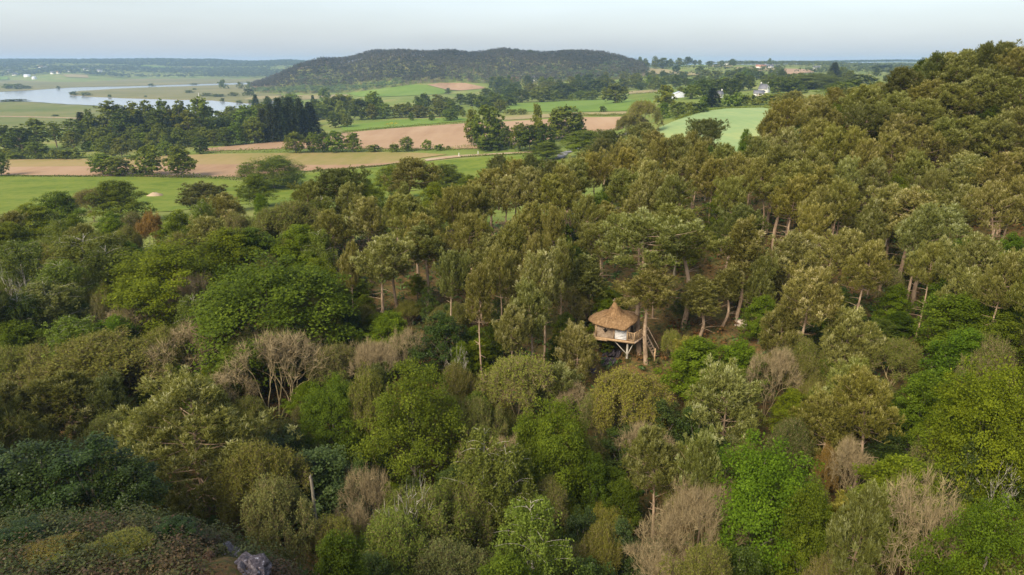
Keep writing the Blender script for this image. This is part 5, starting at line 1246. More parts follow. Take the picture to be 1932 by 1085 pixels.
# --- trees of the plain: foot, top, width
F = [
 ('field', 3, 332, 288, 24, '', 'small tree at the left edge of the pink field'), ('field', 196, 330, 290, 44, 'bright', 'left one of the two round trees at the edge of the meadow'), ('field', 225, 332, 297, 42, '', 'right one of the two round trees at the edge of the meadow'),
 ('field', 286, 331, 276, 56, 'olive', 'loose thin leaved tree in the hedge of the meadow'), ('field', 346, 334, 274, 54, '', 'fan shaped green tree right of the loose thin leaved tree'), ('bush', 268, 331, 318, 26, 'dark', 'dark bush at the foot of the loose thin leaved tree'),
 ('field', 72, 300, 268, 34, '', None), ('bush', 105, 300, 282, 24, '', None), ('bush', 133, 300, 280, 38, '', None), ('bush', 10, 298, 280, 28, '', None), ('bush', 32, 300, 286, 30, 'olive', None),
 ('field_pine', 10, 286, 236, 42, '', None), ('field_pine', 44, 290, 240, 44, 'dark', None), ('field_pine', 74, 284, 224, 44, '', 'flat topped pine standing clear at the left end of the dark belt'), ('field_pine', 108, 278, 231, 30, '', None), ('field_pine', 140, 272, 224, 38, '', None), ('field_pine', 178, 268, 226, 46, '', None), ('field', 176, 268, 206, 18, '', 'single green tree topping the dark belt near the river'),
 ('field_pine', 218, 266, 190, 54, '', 'domed pine topping the dark belt before the river'), ('field_pine', 256, 264, 193, 34, '', None), ('field_pine', 286, 264, 190, 38, '', None), ('field_pine', 316, 264, 189, 34, '', None), ('field_pine', 346, 264, 190, 36, '', None), ('field_pine', 384, 266, 186, 50, '', 'large spreading pine at the right end of the dark belt'), ('field_pine', 236, 272, 206, 40, 'dark', None), ('field_pine', 300, 270, 206, 44, 'dark', None), ('field_pine', 360, 270, 208, 40, 'brown', None),
 ('fir', 240, 272, 222, 20, '', None), ('fir', 258, 271, 222, 18, '', None), ('fir', 303, 268, 214, 20, '', None), ('fir', 346, 270, 216, 20, '', None), ('fir', 274, 268, 216, 17, 'brown', None), ('fir', 322, 271, 222, 18, '', None),
 ('field', 190, 280, 240, 40, '', None), ('field', 170, 285, 266, 24, 'bright', None), ('field', 230, 297, 260, 32, 'grey', None), ('field', 200, 292, 258, 30, '', None), ('field', 305, 278, 232, 28, '', None), ('field', 256, 283, 262, 24, 'grey', None), ('field', 340, 278, 241, 30, '', None), ('field', 272, 280, 250, 34, 'bright', None),
 ('field', 373, 274, 241, 16, '', None), ('field', 388, 275, 240, 24, '', None), ('field', 406, 275, 244, 24, '', None), ('field', 426, 274, 240, 24, '', None), ('field', 446, 274, 231, 30, 'bright', None), ('field', 464, 272, 234, 26, '', None), ('field', 482, 271, 222, 38, '', None), ('field', 470, 258, 198, 44, 'bright', None), ('field', 416, 256, 220, 36, '', None), ('field', 446, 250, 208, 34, 'dark', None), ('field', 492, 250, 196, 40, '', None),
 ('field', 314, 294, 268, 28, 'bright', None), ('field', 378, 290, 259, 26, 'dark', 'dark tree standing alone at the tip of the tan strip'), ('field', 290, 292, 268, 24, '', None),
 ('fir', 500, 266, 205, 26, 'brown', None), ('fir', 516, 268, 196, 24, 'brown', None), ('fir', 531, 266, 185, 28, '', 'left one of the two tallest firs'), ('fir', 552, 264, 184, 30, '', 'right one of the two tallest firs'), ('fir', 569, 260, 186, 24, '', None), ('fir', 588, 257, 193, 30, 'dark', 'broad dark fir at the right end of the fir block'), ('fir', 542, 260, 200, 26, '', None), ('fir', 578, 262, 206, 26, 'dark', None),
 ('field', 488, 269, 240, 22, '', None), ('field', 504, 267, 233, 22, 'bright', None), ('field', 534, 265, 231, 26, '', None), ('field', 553, 262, 226, 26, '', None), ('field', 520, 266, 240, 18, '', None), ('field', 508, 222, 184, 26, 'dark', None),
 ('field', 558, 289, 249, 36, '', 'leftmost tree of the leafy clump between the two brown fields'), ('field', 592, 288, 250, 28, 'olive', None), ('field', 612, 288, 250, 26, 'dark', None), ('field', 634, 288, 247, 38, 'bright', None), ('field', 666, 287, 250, 36, 'bright', 'rightmost tree of the leafy clump between the two brown fields'),
 ('field', 633, 241, 213, 26, 'dark', 'dark round tree beside the rough pasture'), ('field', 655, 240, 216, 22, 'brown', 'brown leafless tree right of the dark round tree'),
 ('field', 600, 226, 196, 40, '', None), ('field', 622, 222, 184, 40, '', None), ('field', 645, 226, 190, 24, 'pale', None), ('field', 682, 226, 186, 42, 'dark', None), ('field', 706, 222, 173, 34, 'bright', 'tall light green tree in the wooded belt'), ('field', 724, 224, 194, 32, 'bright', 'round bright green tree left of the gorse'), ('field', 702, 226, 196, 22, 'brown', None), ('field', 660, 216, 180, 36, 'olive', None), ('field', 640, 220, 178, 36, '', None),
 ('field', 758, 222, 196, 40, '', None), ('field', 790, 222, 199, 40, 'brown', None), ('field', 830, 220, 192, 44, 'brown', None), ('field', 802, 208, 176, 26, 'dark', None), ('field', 828, 206, 178, 26, 'brown', None), ('field', 850, 228, 205, 34, 'bright', 'round light green tree at the corner of the ploughed field'), ('field', 873, 220, 206, 12, 'pale', None), ('field', 846, 178, 166, 12, 'dark', 'small dark tree between the hill meadow and the wood'), ('field', 776, 228, 212, 11, 'dark', None), ('field', 814, 228, 215, 13, '', None), ('field', 862, 216, 198, 26, 'dark', None),
 ('bush', 706, 287, 273, 28, '', None), ('bush', 744, 287, 271, 20, '', None), ('field', 768, 286, 258, 26, 'olive', 'loose little tree in the hedge below the ploughed field'), ('bush', 806, 283, 264, 20, 'bright', None), ('bush', 830, 284, 272, 20, 'bright', None), ('bush', 846, 282, 275, 9, '', None),
 ('field', 920, 279, 199, 66, '', 'big dense tree left at the near edge of the ploughed field'), ('field', 893, 276, 205, 36, 'olive', None), ('field', 903, 278, 236, 20, 'bright', None), ('field', 956, 281, 238, 26, 'dark', None), ('field', 938, 280, 225, 30, 'dark', None), ('bush', 930, 283, 262, 60, 'dark', None),
 ('field', 1012, 284, 196, 28, 'olive', 'slender pale poplar-like tree left of the big oak in the field'), ('field', 1000, 286, 236, 54, 'dark', 'broad dark green tree below the slender one'), ('field', 1028, 284, 234, 40, 'dark', None), ('field', 980, 284, 232, 34, '', None), ('field', 1066, 264, 200, 62, '', 'big dark oak with a thick stem at the field corner'), ('field', 1088, 258, 214, 34, 'dark', None), ('field', 1046, 264, 204, 36, 'olive', None),
 ('bush', 1137, 212, 200, 13, 'dark', 'single round bush on the bright green field'), ('field', 1160, 195, 158, 48, '', 'large round oak at the far edge of the bright green field'),
 ('field', 985, 194, 168, 34, 'dark', None), ('field', 1022, 193, 164, 44, '', None), ('field', 1045, 192, 170, 30, '', None), ('field', 1063, 190, 174, 26, 'dark', None), ('bush', 1078, 190, 177, 12, 'pale', None), ('field', 1096, 189, 171, 26, 'bright', None), ('field', 1116, 189, 171, 30, 'bright', None), ('field', 1060, 186, 156, 44, 'dark', None), ('field', 1090, 182, 152, 46, 'dark', None), ('field', 1120, 180, 150, 44, 'dark', None), ('field', 1145, 176, 148, 36, 'brown', None), ('field', 1005, 182, 158, 36, 'brown', None), ('field', 1040, 180, 154, 30, 'brown', None),
 ('field', 960, 200, 176, 34, 'dark', None), ('field', 935, 205, 178, 34, '', None), ('field', 910, 208, 180, 30, '', None), ('field', 945, 212, 188, 26, 'brown', None), ('field', 890, 200, 176, 30, 'dark', None), ('field', 868, 198, 177, 28, 'dark', None), ('field', 918, 190, 166, 30, '', None), ('field', 950, 186, 165, 34, 'dark', None), ('field', 975, 180, 164, 30, '', None), ('field', 925, 200, 190, 26, 'bright', None), ('bush', 965, 216, 206, 26, 'brown', None), ('bush', 985, 216, 205, 20, 'olive', None),
 ('oak', 1100, 296, 246, 96, 'yellow', 'spreading lime green bush above the road bend'), ('oak', 1032, 304, 268, 66, 'yellow', 'lime green bush by the lower road bend'), ('bud', 1214, 258, 188, 66, 'yellow', 'golden green tree with bare twigs left of the wheat field'), ('bud', 1190, 262, 215, 50, 'olive', None),
 ('field', 1253, 206, 160, 42, 'olive', 'soft olive willow left of the white shed'), ('field', 1250, 224, 193, 32, 'bright', None), ('field', 1276, 223, 192, 28, '', None), ('bush', 1300, 217, 193, 28, '', None), ('bush', 1320, 213, 193, 30, 'dark', None), ('fir', 1343, 202, 166, 26, 'dark', 'dark conifer beside the small white cottage'), ('field', 1330, 203, 180, 20, 'bright', None),
 ('field', 1327, 184, 150, 32, 'dark', None), ('field', 1353, 178, 149, 36, 'dark', None), ('field', 1395, 172, 139, 36, 'dark', 'tallest dark tree among the farm trees'), ('field', 1378, 182, 150, 32, 'dark', None), ('field', 1304, 187, 160, 32, 'bright', None), ('field', 1284, 182, 163, 13, 'brown', 'brown leafless tree in front of the white shed'), ('field', 1412, 170, 142, 26, 'dark', None), ('field', 1366, 172, 146, 26, '', None),
 ('bush', 1376, 201, 180, 36, 'bright', None), ('bush', 1410, 199, 178, 32, 'pale', None), ('bush', 1440, 198, 177, 36, 'pale', None), ('bush', 1466, 198, 176, 36, 'pale', None), ('bush', 1390, 200, 174, 24, 'bright', None), ('field', 1470, 178, 146, 40, '', None), ('field', 1452, 160, 140, 30, '', None), ('field', 1490, 176, 146, 40, 'dark', None),
 ('field', 1257, 149, 137, 14, 'dark', 'dark tree between the two hillside pastures'), ('field', 1226, 164, 152, 16, 'dark', None), ('field', 1275, 137, 123, 15, 'dark', None), ('field', 1262, 158, 142, 24, '', None), ('field', 1209, 170, 155, 22, 'dark', None), ('field', 1200, 168, 150, 24, '', None), ('field', 1180, 170, 148, 26, 'brown', None), ('field', 1298, 160, 148, 26, 'dark', None), ('field', 1320, 156, 142, 26, '', None),
 ('field', 1236, 120, 106, 12, '', None), ('field', 1281, 121, 109, 16, '', None), ('field', 1298, 121, 107, 19, 'dark', 'largest round tree on the plateau skyline'), ('field', 1311, 121, 113, 8, '', None), ('field', 1320, 121, 113, 8, '', None), ('field', 1382, 121, 111, 12, '', None), ('field', 1207, 122, 107, 10, '', None), ('field', 1218, 122, 110, 12, '', None), ('field', 1250, 124, 109, 24, '', None), ('field', 1265, 124, 111, 12, '', None), ('field', 1340, 122, 115, 16, '', None), ('field', 1362, 123, 114, 12, '', None), ('field', 1452, 116, 113.5, 8, '', None),
 ('field', 1460, 150, 133, 14, '', None), ('field', 1474, 152, 130, 16, 'dark', None), ('field', 1430, 150, 134, 24, 'dark', None), ('field', 1420, 140, 131, 18, '', None), ('field', 1380, 150, 133, 24, 'grey', None), ('field', 1350, 152, 133, 26, 'grey', None), ('field', 1410, 152, 136, 22, 'dark', None), ('field', 1330, 144, 131, 20, '', None), ('field', 1445, 156, 140, 20, '', None), ('field', 1400, 156, 142, 26, 'dark', None),
 ('field_pine', 975, 103, 93, 20, 'dark', 'umbrella pine standing up from the middle of the hill crest'), ('field_pine', 1060, 104, 94, 16, 'dark', 'left umbrella pine of the gap on the hill crest'), ('field_pine', 1072, 104, 93.5, 18, 'dark', None), ('field_pine', 1086, 104, 94.5, 16, 'dark', None), ('field_pine', 1000, 103, 94, 14, 'dark', None),
 # marsh
 ('bush', 17, 168, 158, 16, '', None), ('bush', 36, 169, 158, 16, '', None), ('bush', 50, 168, 161, 14, '', None), ('bush', 110, 168, 162, 6, 'dark', 'small dark bush on the far river bank'), ('bush', 140, 180, 172, 13, '', 'bush on the tip of the marsh peninsula'), ('bush', 162, 181, 174, 16, '', None), ('bush', 207, 184, 178, 6, '', None), ('bush', 28, 192, 187, 34, 'dark', 'dark reeds at the near river bank by the left edge'),
 ('bush', 286, 163, 157, 10, '', None), ('bush', 357, 176, 170, 15, '', None), ('bush', 367, 170, 166, 7, '', None), ('bush', 390, 182, 175, 20, '', None), ('bush', 412, 183, 177, 22, '', None), ('bush', 440, 182, 174, 18, '', None), ('bush', 470, 181, 166, 20, 'dark', None), ('bush', 420, 192, 185, 8, 'dark', None), ('bush', 452, 195, 189, 12, '', None), ('bush', 474, 195, 188, 14, '', None), ('bush', 415, 150, 144, 14, '', None), ('bush', 447, 155, 149, 12, '', None), ('bush', 465, 156, 148, 13, '', None), ('bush', 366, 160, 157, 14, '', None), ('bush', 105, 220, 216, 10, 'dark', None), ('bush', 275, 184, 180, 5, '', None), ('bush', 5, 192, 188.5, 10, 'dark', None),
]
for k, px, b, t, w, tint, lab in F: tree_foot(k, px, b, t, w * (1.3 if k == 'fir' else 1), tint, lab)

# --- the rest of the wood: stands where the photograph shows only more of the same
SKYLINE = np.array(((-300, 400), (0, 400), (40, 372), (100, 360), (200, 345), (300, 358), (360, 345), (420, 350), (455, 345), (480, 310), (510, 296), (550, 315), (570, 350), (630, 318), (690, 335), (720, 345), (740, 315), (775, 300), (830, 312), (850, 330), (900, 335), (940, 296), (1000, 292), (1060, 300), (1100, 285), (1130, 262), (1150, 248), (1180, 258), (1215, 234), (1260, 245), (1290, 250), (1340, 228), (1365, 250), (1375, 275), (1400, 285), (1430, 258), (1450, 215), (1480, 180), (1530, 145), (1570, 155), (1640, 160), (1700, 130), (1740, 115), (1770, 97), (1860, 84), (1932, 80), (2300, 40)), float)
PROT = [(1425, 395, 1600, 482, 104), (1770, 385, 1960, 446, 98), (1560, 480, 1770, 585, 72), (700, 520, 830, 600, 74), (880, 500, 925, 610, 70), (1110, 480, 1160, 570, 80), (1275, 490, 1400, 610, 76), (1540, 590, 1600, 720, 60), (-300, 985, 600, 1090, 60), (200, 716, 500, 950, 50), (1108, 566, 1246, 706, 76), (1325, 560, 1470, 640, 80), (1640, 560, 1770, 690, 66), (1700, 395, 1932, 450, 100)]   # px box that stays clear of anything nearer than D
CLEAR_KNOLL = lambda x, y: (x < -6.5) and (y < 35)
def fill(n, seed):
    rng = np.random.default_rng(seed)
    spots = [(t['o'].location.x, t['o'].location.y, t['W']) for t in TREES if t['D'] < 240]
    fixed = [t for t in TREES if t['D'] < 240]
    made = 0; extra = []
    for _ in range(n):
        D = math.sqrt(rng.uniform(24 ** 2, 215 ** 2)); px = rng.uniform(-260, 2420)
        if D > wood_far(px) - 4: continue
        x = world_px(px, D) * 1.06; z = gz(x, D)
        if CLEAR_KNOLL(x, D): continue
        right = px > 620 + 60 * math.sin(D * .07) and D > 62 or px > 1420
        if D > 118: right = px > 560
        if right: kind = rng.choice(['pine', 'pine', 'pine', 'pine_slim', 'oak', 'bud'] if D > 70 else ['pine', 'oak', 'bud', 'pine_low', 'holly'])
        else: kind = rng.choice(['oak', 'oak', 'bud', 'birch', 'bud', 'holly', 'pine'] if D > 55 else ['oak', 'holly', 'bud', 'bare', 'holly'])
        H = KIND[kind][4] * rng.uniform(.75, 1.0); W = {'pine': 6.2, 'pine_slim': 3.6, 'pine_low': 5, 'oak': 6.5, 'bud': 5.5, 'birch': 5.5, 'bare': 5.5, 'holly': 4.5}[kind] * rng.uniform(.8, 1.15)
        gap = .58 if kind.startswith('pine') and px > 620 and D > 66 else .25
        if any((x - a) ** 2 + (D - b) ** 2 < (gap * (W + c) * .92) ** 2 for a, b, c in spots): continue
        tx, ty, f = project(x, D, z + H)
        sk = np.interp(tx, SKYLINE[:, 0], SKYLINE[:, 1])
        if ty < sk + 4:
            need = H
            while need > 5 and project(x, D, z + need)[1] < sk + 5: need -= .5
            if need <= 6: continue
            H = need; ty = project(x, D, z + H)[1]
        by = project(x, D, z)[1]; hw = W * FPX / f / 2
        if any(tx + hw * .8 > a and tx - hw * .8 < c and ty < d and by > b and D < far for a, b, c, d, far in PROT): continue
        # nor where nearer crowns hide it altogether
        if any(t['D'] < D and abs(tx - t['x']) < t['w'] * .42 and t['y'] - t['w'] * .15 < ty < t['y'] + t['w'] * .75 for t in fixed + extra): continue
        if tx < -90 and rng.random() < .6: continue
        # never in front of a tree that the photograph shows
        bad = False
        for t in fixed:
            if D < t['D'] - 1 and abs(tx - t['x']) < hw * .75 + t['w'] * .22 and ty < t['y'] + t['w'] * .22: bad = True; break
        if bad: continue
        tint = rng.choice(['', '', 'olive', 'pale', 'dark'] if kind.startswith('pine') else ['', 'yellow', 'olive', '', 'dark'] if kind in ('oak', 'bud') else ['', 'olive'])
        put_tree(kind, x, D, z, W, H, tint); made += 1; extra.append(TREES[-1])
        spots.append((x, D, W))
    return made
N_FILL = fill(3000, 21)
def understorey(n, seed):
    """lower bushes and saplings in the gaps between the trees"""
    rng = np.random.default_rng(seed)
    spots = [(t['o'].location.x, t['o'].location.y, t['W']) for t in TREES if t['D'] < 240]
    near = [t for t in TREES if t['D'] < 240]
    made = 0
    for _ in range(9000):
        if made >= n: break
        D = math.sqrt(rng.uniform(26 ** 2, 112 ** 2)); px = rng.uniform(-120, 2250)
        x = world_px(px, D) * 1.06; z = gz(x, D)
        if CLEAR_KNOLL(x, D): continue
        H = rng.uniform(3.2, 5.8); W = rng.uniform(3, 5)
        tx, ty, f = project(x, D, z + H)
        by = project(x, D, z)[1]; hw = W * FPX / f / 2
        if any((x - a) ** 2 + (D - b) ** 2 < (.17 * (W + c)) ** 2 for a, b, c in spots): continue
        if any(t['D'] < D and abs(tx - t['x']) < t['w'] * .40 and t['y'] - t['w'] * .2 < ty < t['y'] + t['w'] * .7 for t in near): continue
        if any(tx + hw * .8 > a and tx - hw * .8 < c and ty < d and by > b and D < far for a, b, c, d, far in PROT): continue
        kind = rng.choice(['oak', 'holly', 'bud', 'bud', 'oak', 'oak'] if tx < 1200 else ['bud', 'oak', 'holly', 'pine_low', 'bud'])
        put_tree(kind, x, D, z, W, H, rng.choice(['', 'olive', 'dark', 'yellow'] if kind != 'bare' else ['', 'brown'])); made += 1
        near.append(TREES[-1]); spots.append((x, D, W))
    return made
rng = np.random.default_rng(77)
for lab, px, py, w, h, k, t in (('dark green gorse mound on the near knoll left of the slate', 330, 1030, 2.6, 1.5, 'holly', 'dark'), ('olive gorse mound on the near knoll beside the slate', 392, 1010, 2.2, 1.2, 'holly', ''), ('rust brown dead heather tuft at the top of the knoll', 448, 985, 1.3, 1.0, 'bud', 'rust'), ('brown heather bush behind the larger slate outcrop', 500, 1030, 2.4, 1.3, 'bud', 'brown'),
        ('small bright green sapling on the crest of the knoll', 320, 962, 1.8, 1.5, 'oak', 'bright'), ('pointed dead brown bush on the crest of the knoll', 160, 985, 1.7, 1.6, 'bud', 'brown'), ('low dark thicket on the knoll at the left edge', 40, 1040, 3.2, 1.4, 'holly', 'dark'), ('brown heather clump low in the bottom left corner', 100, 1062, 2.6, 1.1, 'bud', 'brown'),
        ('olive heather clump in the middle of the knoll', 235, 1050, 2.6, 1.1, 'bud', ''), ('grey-green gorse near the left crest of the knoll', 250, 985, 2.4, 1.3, 'holly', 'grey'), ('yellowish gorse tuft at the bottom of the knoll', 122, 1080, 1.2, .8, 'birch', 'yellow')):
    x, y, z = at_far(px, py, 14)
    o = put_tree(k, x, y, z, w, h, t, lab); o.name = 'shrub'; o['category'] = 'shrub'; o['group'] = 'shrubs on the near knoll'
N_UNDER = understorey(215, 33)
print('FILL', N_FILL, N_UNDER)
def belt(n, seed, p0, p1, b0, b1, hpx, kinds, tints):
    """more of the same trees inside a belt of woodland on the plain"""
    rng = np.random.default_rng(seed)
    old = [(t['o'].location.x, t['o'].location.y) for t in TREES if t['D'] > 240]
    for _ in range(n):
        f = rng.random(); px = p0 + (p1 - p0) * f
        base = np.interp(f, np.linspace(0, 1, len(b0)), b0) * (q := rng.random()) + np.interp(f, np.linspace(0, 1, len(b1)), b1) * (1 - q)
        x, y, z = at_far(px, base, 250)
        if any(abs(x - a) < 2.2 and abs(y - b) < 8 for a, b in old): continue
        h = rng.uniform(*hpx); k = rng.choice(kinds)
        if 640 < px < 930 and base - h < 178: continue      # the fields on the hill stay in view
        tree_foot(k, px, base, base - h, h * rng.uniform(.55, .95) * (.55 if k == 'fir' else 1), rng.choice(tints)); old.append((x, y))
belt(26, 41, 0, 430, (288, 284, 276, 272), (296, 288, 284, 276), (24, 40), ['field', 'field', 'field_pine'], ['', 'dark', '', 'olive'])
belt(16, 42, 150, 400, (262, 258), (268, 266), (40, 62), ['field_pine', 'field_pine', 'fir'], ['', 'dark', 'brown'])
belt(24, 43, 420, 600, (225, 205), (262, 245), (26, 42), ['field', 'field', 'fir'], ['', 'bright', 'dark', 'olive'])
belt(48, 44, 600, 960, (190, 178, 172), (224, 220, 206), (20, 34), ['field'], ['', 'dark', 'brown', 'olive', 'bright', 'dark'])
belt(34, 45, 900, 1210, (168, 160, 152), (190, 186, 176), (18, 30), ['field'], ['', 'dark', 'brown', 'olive', 'dark'])
belt(26, 46, 1200, 1480, (158, 150, 146), (186, 176, 168), (14, 28), ['field'], ['', 'dark', 'olive', 'dark', 'bright'])
belt(26, 48, 1480, 1740, (152, 146, 142), (168, 162, 156), (14, 26), ['field'], ['', 'dark', 'dark'])
belt(20, 47, 1200, 1480, (150, 140, 138), (160, 152, 146), (10, 18), ['field'], ['', 'dark', 'grey', 'dark'])
# ---------------------------------------------------------------- hedges, undergrowth, small things
def hedge(pts, h, w, tint, label, name='hedge', cat='hedge', step=.8, far=200, per=16, leaf=.5, mat='far'):
    P = [at_far(px, py, far) for px, py in pts]
    rng = np.random.default_rng(abs(int(pts[0][0] * 7 + pts[0][1])))
    C = []
    for a, b in zip(P, P[1:]):
        n = max(2, int(math.hypot(b[0] - a[0], b[1] - a[1]) / step))
        for k in range(n):
            f = k / n; C.append((a[0] + (b[0] - a[0]) * f, a[1] + (b[1] - a[1]) * f))
    C = np.array(C); z = ground_z(C[:, 0], C[:, 1])
    hh = h * (.75 + .5 * np.sin(np.arange(len(C)) * .13) ** 2 + rng.normal(0, .1, len(C)))
    n = per
    Q = np.repeat(np.column_stack((C, z)), n, 0)
    Q = Q + np.column_stack((rng.normal(0, w * .35, len(Q)), rng.normal(0, w * .35, len(Q)), np.repeat(hh, n) * rng.uniform(.05, 1, len(Q))))
    g = Geo(); g.leaves(Q - np.array(P[0]), rng.normal(size=Q.shape) + [0, 0, .9], leaf * rng.uniform(.7, 1.3, len(Q)), leaf * .8, rng, rng.normal(.45, .14, len(Q)))
    o = link(name, g.mesh(name, M[mat]), None, P[0]); o.color = (*TINT[tint], 1)
    set_props(o, label, cat)
    return o
hedge([(-120, 299), (20, 299), (130, 299), (200, 297)], 2.2, 2.2, 'olive', 'ragged hedge along the far edge of the pale field on the left')
hedge([(372, 289), (430, 288.5), (480, 287.5), (545, 287)], 2.2, 2.6, '', 'low hedge under the left end of the ploughed strip')
hedge([(540, 287.5), (620, 287.5), (720, 286), (800, 284), (870, 283), (905, 281)], 2.4, 2.6, '', 'long hedge between the ploughed field and the pale field')
hedge([(240, 334), (300, 334.5), (400, 337), (455, 340)], 1.5, 2.0, 'dark', 'low dark hedge between the pink field and the meadow')
hedge([(-100, 334), (0, 333.5), (120, 334), (200, 333)], .8, 1.2, 'dark', 'thin rough edge between the pink field and the left meadow')
hedge([(566, 326), (700, 315.5), (800, 305)], .8, 1.4, 'dark', 'dark grassy edge climbing along the pale field')
hedge([(600, 259), (660, 250.5), (740, 242), (830, 236), (885, 232)], 1.8, 3.0, '', 'rough bramble bank along the top of the ploughed field')
hedge([(1092, 218), (1140, 219), (1182, 217.5)], 1.6, 2.4, '', 'green bank between the straw strip and the ploughed field')
hedge([(905, 280), (960, 276), (1000, 272), (1050, 268)], 2.0, 3.0, 'dark', 'dark hedge under the trees at the near edge of the ploughed field')
hedge([(1085, 257), (1130, 250), (1175, 243.5)], 1.6, 2.4, 'dark', 'dark bank between the ploughed field and the road')
hedge([(870, 297), (940, 293), (1000, 291)], .9, 1.0, '', 'grass verge below the sandy track')
hedge([(1276, 227), (1302, 218), (1335, 209.5)], 1.8, 3.0, 'olive', 'bushy bank along the upper left edge of the wheat field')
hedge([(1335, 209), (1372, 204.5), (1440, 203), (1480, 205)], .9, 1.2, 'olive', 'fence line grass along the top of the wheat field')
hedge([(955, 195), (1050, 191), (1140, 188.5)], 2.0, 2.5, '', 'hedge along the far edge of the bright green field')
hedge([(1190, 178.5), (1240, 174.5)], 1.6, 2.0, '', 'hedge behind the small pasture right of the large oak', far=300)
hedge([(728, 236), (740, 235.2), (752, 234.5)], 1.7, 2.0, '', 'bank of yellow flowering gorse beside the rough pasture', 'gorse', 'gorse', mat='gorse') if 'gorse' in M else None
hedge([(723, 224), (728, 223.6)], 1.7, 1.6, '', 'small yellow gorse bush under the round bright green tree', 'gorse', 'gorse', mat='gorse') if 'gorse' in M else None
hedge([(1240, 163), (1300, 152), (1320, 150)], 3, 4, 'dark', 'dark hedge between the two hillside pastures', far=300, step=2, leaf=1.2)
hedge([(1236, 143.5), (1308, 145.5)], 3, 4, 'dark', 'hedge below the dry hillside pasture', far=300, step=2, leaf=1.2)

# fence posts, pole
def stake(label, px, py, h, w, name='fence_post', cat='post', mat='wood_white', group=None):
    x, y, z = at_far(px, py)
    g = Geo(); g.tube([(0, 0, -.3), (0, 0, h * .6), (.02, 0, h)], [w, w * .95, w * .85], 6); g.tube([(.02, 0, h), (.02, 0, h + w * .5)], [w * .85, .01], 6)
    o = link(name, g.mesh(name, M[mat]), None, (x, y, z)); set_props(o, label, cat, group)
stake('pale gate post at the left of the sandy track', 866, 296, 2.0, .22, group='gate posts by the track')
stake('pale gate post at the right of the sandy track', 902, 292, 1.9, .20, group='gate posts by the track')
stake('white marker pole on the river bank behind the dark belt', 376, 188, 11, .45, 'marker_pole', 'pole')
for i, px in enumerate(range(462, 556, 9)):
    stake('white stake at the foot of the row of young trees', px, 272.5 - (px - 462) * .125, 2.2, .22, 'tree_stake', 'stake', group='stakes along the row of young trees')

# standing dead stump
tx, y, tz = on_ray(593, 901, 41.0); x = float(tx); y = float(y); z = gz(x, y); H = float(tz) - z
g = Geo(); rng = np.random.default_rng(8)
zz = np.linspace(-.5, H, 9); g.tube(np.column_stack((rng.normal(0, .03, 9) - zz * .03, rng.normal(0, .03, 9), zz)), np.linspace(.17, .11, 9) * rng.uniform(.9, 1.1, 9), 8)
for k in range(4): g.tube([(-.1, 0, H * (.3 + .17 * k)), (rng.uniform(-.4, .3), rng.uniform(-.3, .3), H * (.36 + .17 * k))], [.05, .015], 5)
g.tube([(-.03 * H, 0, H), (-.03 * H + .05, .02, H + .25)], [.10, .02], 6)
o = link('stump', g.mesh('stump', M['bark_grey'], True), None, (x, y, z)); set_props(o, 'tall broken pale stump standing alone in the lower middle', 'stump')

# sandy heap and dark trailer-like shape at the meadow edge
x, y, z = at_far(292, 370, 150)
g = Geo(); a = np.linspace(0, 2 * PI, 12, endpoint=False); rng = np.random.default_rng(2)
ring = [np.column_stack((np.cos(a) * r * rng.uniform(.9, 1.1, 12), np.sin(a) * r * .8, np.full(12, hh) + rng.normal(0, .05, 12))) for r, hh in ((3.4, -.4), (2.6, .5), (1.4, 1.1), (.3, 1.4))]
V = np.concatenate(ring); idx = np.arange(48).reshape(4, 12); q = np.stack((idx[:-1], np.roll(idx[:-1], -1, 1), np.roll(idx[1:], -1, 1), idx[1:]), -1).reshape(-1, 4)
g.add(V, q); o = link('soil_heap', g.mesh('soil_heap', M['track'], True), None, (x, y, z)); set_props(o, 'small heap of sandy soil at the near edge of the meadow', 'heap')

# undergrowth: bracken, bramble and heather covering the floor of the wood
def undergrowth(name, label, n, Dr, pxr, stops, size, per, leaf, seed, test=None):
    rng = np.random.default_rng(seed)
    D = np.sqrt(rng.uniform(Dr[0] ** 2, Dr[1] ** 2, n)); px = rng.uniform(*pxr, n); x = world_px(px, D) * 1.06
    k = D < wood_far(px)
    if test is not None: k &= test(x, D)
    x, D = x[k], D[k]; z = ground_z(x, D); n = len(x)
    hue = .5 + .28 * np.sin(x * .16 + 1.2 * np.sin(D * .11)) + rng.normal(0, .24, n)
    s = rng.uniform(.25, 1.0, n) ** 1.5 * size * 1.25
    C = np.repeat(np.column_stack((x, D, z)), per, 0); S = np.repeat(s, per)[:, None]
    u = unit(rng.normal(size=C.shape)); u[:, 2] = np.abs(u[:, 2])
    P = C + u * S * rng.uniform(.4, 1.05, (len(C), 1)) * [1, 1, .8] + [0, 0, .25]
    g = Geo(); g.leaves(P, u + [0, 0, .7] + rng.normal(size=P.shape) * .5, leaf * rng.uniform(.6, 1.3, len(P)), leaf * .6, rng, np.clip(np.repeat(hue, per) + rng.normal(0, .08, len(P)), 0, 1))
    M[name] = leaf_mat(name + '_leaves', stops, .25)
    o = link(name, g.mesh(name, M[name])); set_props(o, label, None, None, 'stuff')
undergrowth('undergrowth', 'bracken, bramble and ivy covering the floor of the wood', 9500, (26, 165), (-250, 2180), [(0, (.16, .075, .022)), (.25, (.115, .075, .025)), (.45, (.075, .072, .018)), (.7, (.04, .078, .012)), (1, (.07, .13, .018))], 1.3, 19, .46, 31, lambda x, y: ~((x < -6) & (y < 36)))
ROCKS = [at(437, 1052), at(476, 1086)]
